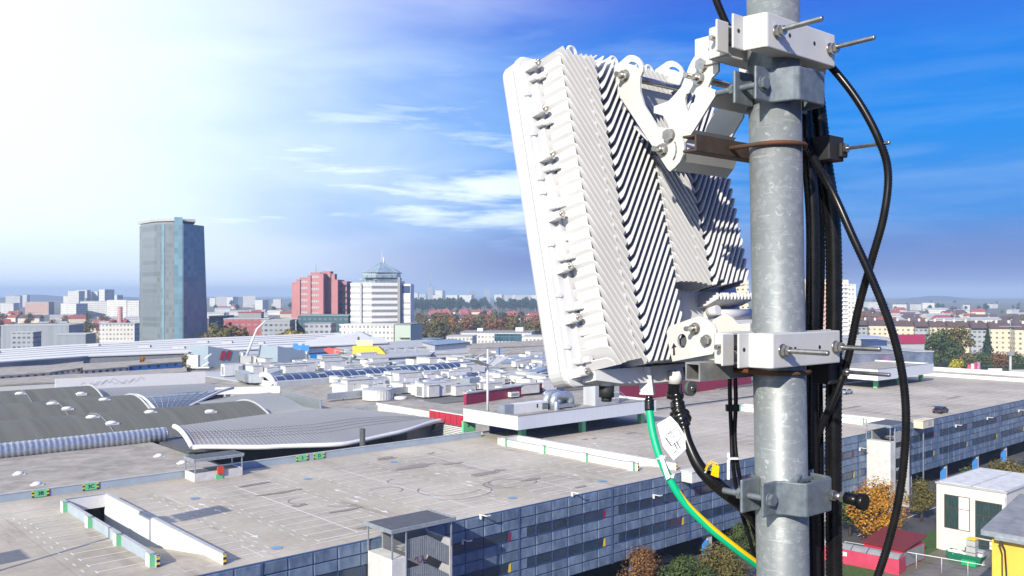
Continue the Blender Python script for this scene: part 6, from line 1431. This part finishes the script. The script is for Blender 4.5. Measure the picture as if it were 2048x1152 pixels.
cable('conduit', 'thickest ribbed black conduit, farthest from the mast', [(1630,170,2.12),(1648,320,2.12),(1666,460,2.12),(1668,700,2.12),(1667,900,2.12),(1669,1170,2.12)], .0195, M['rubber'], .010, 18, grp='conduits along the mast')
cable('looped_cable', 'ribbed black cable bulging right from under the top clamp, crossing back behind mast', [(1620,95,2.10),(1668,140,2.05),(1718,205,2.02),(1758,280,2.0),(1776,345,2.0),(1768,430,2.0),(1742,525,2.02),(1716,620,2.05),(1694,725,2.07),(1664,805,2.08),(1634,872,2.1),(1612,930,2.12)], .0094, M['rubber'], .0066, 10, grp='looping ribbed cables')
cable('looped_cable', 'ribbed black cable running from the channel beam down to lower right corner', [(1606,270,2.10),(1632,325,2.05),(1668,390,2.0),(1704,470,1.97),(1745,560,1.95),(1782,655,1.94),(1805,750,1.94),(1812,850,1.94),(1802,970,1.95),(1780,1075,1.96),(1748,1175,1.97)], .0094, M['rubber'], .0066, 10, grp='looping ribbed cables')
cable('looped_cable', 'short ribbed black cable entering from the top left of the mast', [(1418,-40,2.12),(1438,15,2.12),(1466,75,2.13),(1500,125,2.15),(1560,190,2.2)], .0098, M['rubber'], .0052, 10, grp='looping ribbed cables')
gp = catmull([D(*p) for p in ((1298,792,2.08),(1300,830,2.07),(1309,880,2.05),(1328,935,2.03),(1365,1000,2.02),(1415,1052,2.02),(1465,1093,2.03),(1520,1135,2.06),(1560,1175,2.1))], 14)
t = T('earth_cable', 'green and yellow striped earth cable curving from antenna to mast', 'cable', gp[0])
N = len(gp)
q = MB(); q.tube(gp[8:], .0088, 18); q.tube([p+Vector((.72,-.35,.6))*min(.0036, .0001*(i)) for i, p in enumerate(gp[34:])], .0071, 14, 1); q.build('sheath', [M['gnd'], M['gndy']], wp=t)
q = MB(); q.tube(gp[:12], .0104, 12, rfun=lambda i: .0085 if i < 3 else .0112); q.build('heat_shrink', M['tape'], wp=t)
def tie(px, py, d, r, ax, par):
    p = D(px, py, d); q = MB(); q.tube([p+(zv*math.cos(R(a))+ax.cross(zv).normalized()*math.sin(R(a)))*r if False else p+(ax.orthogonal().normalized()*math.cos(R(a))+ax.cross(ax.orthogonal().normalized())*math.sin(R(a)))*r for a in range(0,361,24)], .0022, 6, caps=False)
    e = p+Vector((.2,-.9,.2)).normalized()*r; q.box(e.x-.004,e.x+.004,e.y-.003,e.y+.003,e.z-.0035,e.z+.0035); q.build('cable_tie', M['tie'], wp=par)
tie(1323, 915, 2.035, .0112, Vector((.25,0,-1)).normalized(), t); tie(1340, 953, 2.03, .0112, Vector((.45,0,-1)).normalized(), t)
q = MB(); q.slab([[D(1318,912,2.015),D(1325,910,2.015),D(1341,955,2.01),D(1333,960,2.01)]], (0,-1,0), .003); q.build('tie_tag', M['paper'], wp=t)
pc = catmull([D(*p) for p in ((1350,760,2.15),(1357,820,2.13),(1366,848,2.1),(1376,885,2.08),(1400,935,2.06),(1440,975,2.05),(1482,1008,2.06),(1520,1050,2.08),(1560,1120,2.12))], 14)
t = T('power_cable', 'thick black power cable wrapped in tape under the antenna', 'cable', pc[0])
MB().tube(pc[20:], .0135, 16, rfun=lambda i: .0122 if i < 24 else .0122+min(.004,(i-24)*.0002)).build('sheath', M['rubber'], wp=t)
rs = random.Random(9)
MB().tube(pc[6:34], .02, 14, rfun=lambda i: .0165+.0035*math.sin(i*1.7)*math.sin(i*.6)+(.0055 if 9 < i < 20 else 0)-(.0025*(i-20)/4 if i > 20 else 0)).build('tape_wrap', M['tape'], wp=t)
for px, py in ((1412,938),(1427,951)): tie(px, py, 2.056, .0150, Vector((.75,0,-.7)).normalized(), t)
yc = D(1424, 934, 2.03); q = MB(); yl = [yc+Vector((x,-.004*(i % 2),z)) for i, (x, z) in enumerate(((-.014,-.008),(-.010,.006),(.0,.013),(.010,.008),(.011,-.006),(.006,-.020)))]
for i in range(5): q.slab([[yl[i]+Vector((0,.007,0)), yl[i+1]+Vector((0,.007,0)), yl[i+1]-Vector((0,.007,0)), yl[i]-Vector((0,.007,0))]], (Vector((0,1,0)).cross(yl[i+1]-yl[i])), .0015)
q.slab([[yc+Vector(p) for p in ((-.005,-.012,-.016),(.012,-.012,-.022),(.014,-.012,.004),(-.001,-.012,.010))]], (0,-1,0), .002)
tag(q.build('yellow_tag', M['gndy'], loc=(0,0,0)), 'bright yellow folded cable tag tied on the thick black cable', 'cable tag')
tp = [(1314,848),(1341,832),(1356,848),(1377,882),(1373,897),(1347,921),(1326,893)]
tpn = Vector((.1,-1,.15)).normalized(); t0 = D(1340, 870, 2.07)
t = T('paper_label', 'white paper label with printed table hanging beside taped cable', 'label', t0)
q = MB(); q.slab([[onplane(x, y, t0, tpn) for x, y in tp]], tpn, .001); q.build('sheet', M['paper'], wp=t)
q = MB(); tq = t0+tpn*.0006
def bar(x0, y0, x1, y1, w):
    a, b = Vector((x0,y0)), Vector((x1,y1)); o = Vector((-(b-a).y,(b-a).x)).normalized()*w/2
    q.slab([[onplane(*p, tq, tpn) for p in (a-o, b-o, b+o, a+o)]], tpn, .0004)
bar(1331,875,1343,892,2.2); bar(1348,885,1355,899,1.6); bar(1353,883,1361,897,1.6); bar(1331,871,1355,853,.8); bar(1355,853,1365,874,.8); bar(1365,874,1344,892,.8); bar(1340,862,1353,883,.7); bar(1336,868,1358,860,.6); bar(1338,877,1362,868,.6); bar(1347,906,1354,901,1.2); bar(1316,848,1338,856,.6); bar(1344,896,1360,884,.5)
q.build('print', M['black'], wp=t)
for nm, dx, lab in (('a', 0, 'slim black jumper cable, left of a clipped pair by the mast'), ('b', 13, 'slim black jumper cable, right of a clipped pair by the mast')):
    cable('jumper_cable', lab, [(1459+dx*.8,735,2.2),(1460+dx*.9,800,2.2),(1463+dx*.5,870,2.2),(1466+dx*.7,930,2.19),(1478+dx,1005,2.19),(1500+dx,1080,2.19),(1520+dx,1160,2.2)], .0052, M['rubber'], n=10, grp='pair of jumper cables')
p = D(1465,816,2.19); tag(MB().box(-.016,.016,-.008,.008,-.008,.008).build('cable_clip', M['black'], loc=p, bevel=.002), 'black clip joining the pair of slim jumper cables', 'clip')
p = D(1466,930,2.175); tag(MB().box(-.014,-.009,-.004,.004,-.035,.03).box(-.014,.012,-.005,.005,.014,.018).build('cable_marker', M['paper'], loc=p), 'white strip marker tied on the jumper cables', 'cable tag')
for z, py, lab in ((0,300,'black conduit clamp with a steel rod, right of the mast below channel beam'),(1,742,'black conduit clamp with dark rod, below lower white clamp')):
    c = D(1655, py, 2.09); t = T('conduit_clamp', lab, 'clamp', c, 0, 'conduit clamps')
    mm = Matrix(((wv.x,n0.x,0,c.x),(wv.y,n0.y,0,c.y),(0,0,1,c.z),(0,0,0,1)))
    q = MB(mm); q.box(-.035,.028,-.02,.026,-.028,.028).box(.0,.028,.0265,.036,-.02,.012); q.build('block', M['black'], wp=t, bevel=.003)
    q = MB(mm); rod(q, (.012,.03,.0),(.012,.145,.0), .0048); hexn(q, (.012,.0365,0),(0,1,0),.0105,.008); q.build('threaded_rod', M['steel'], wp=t)
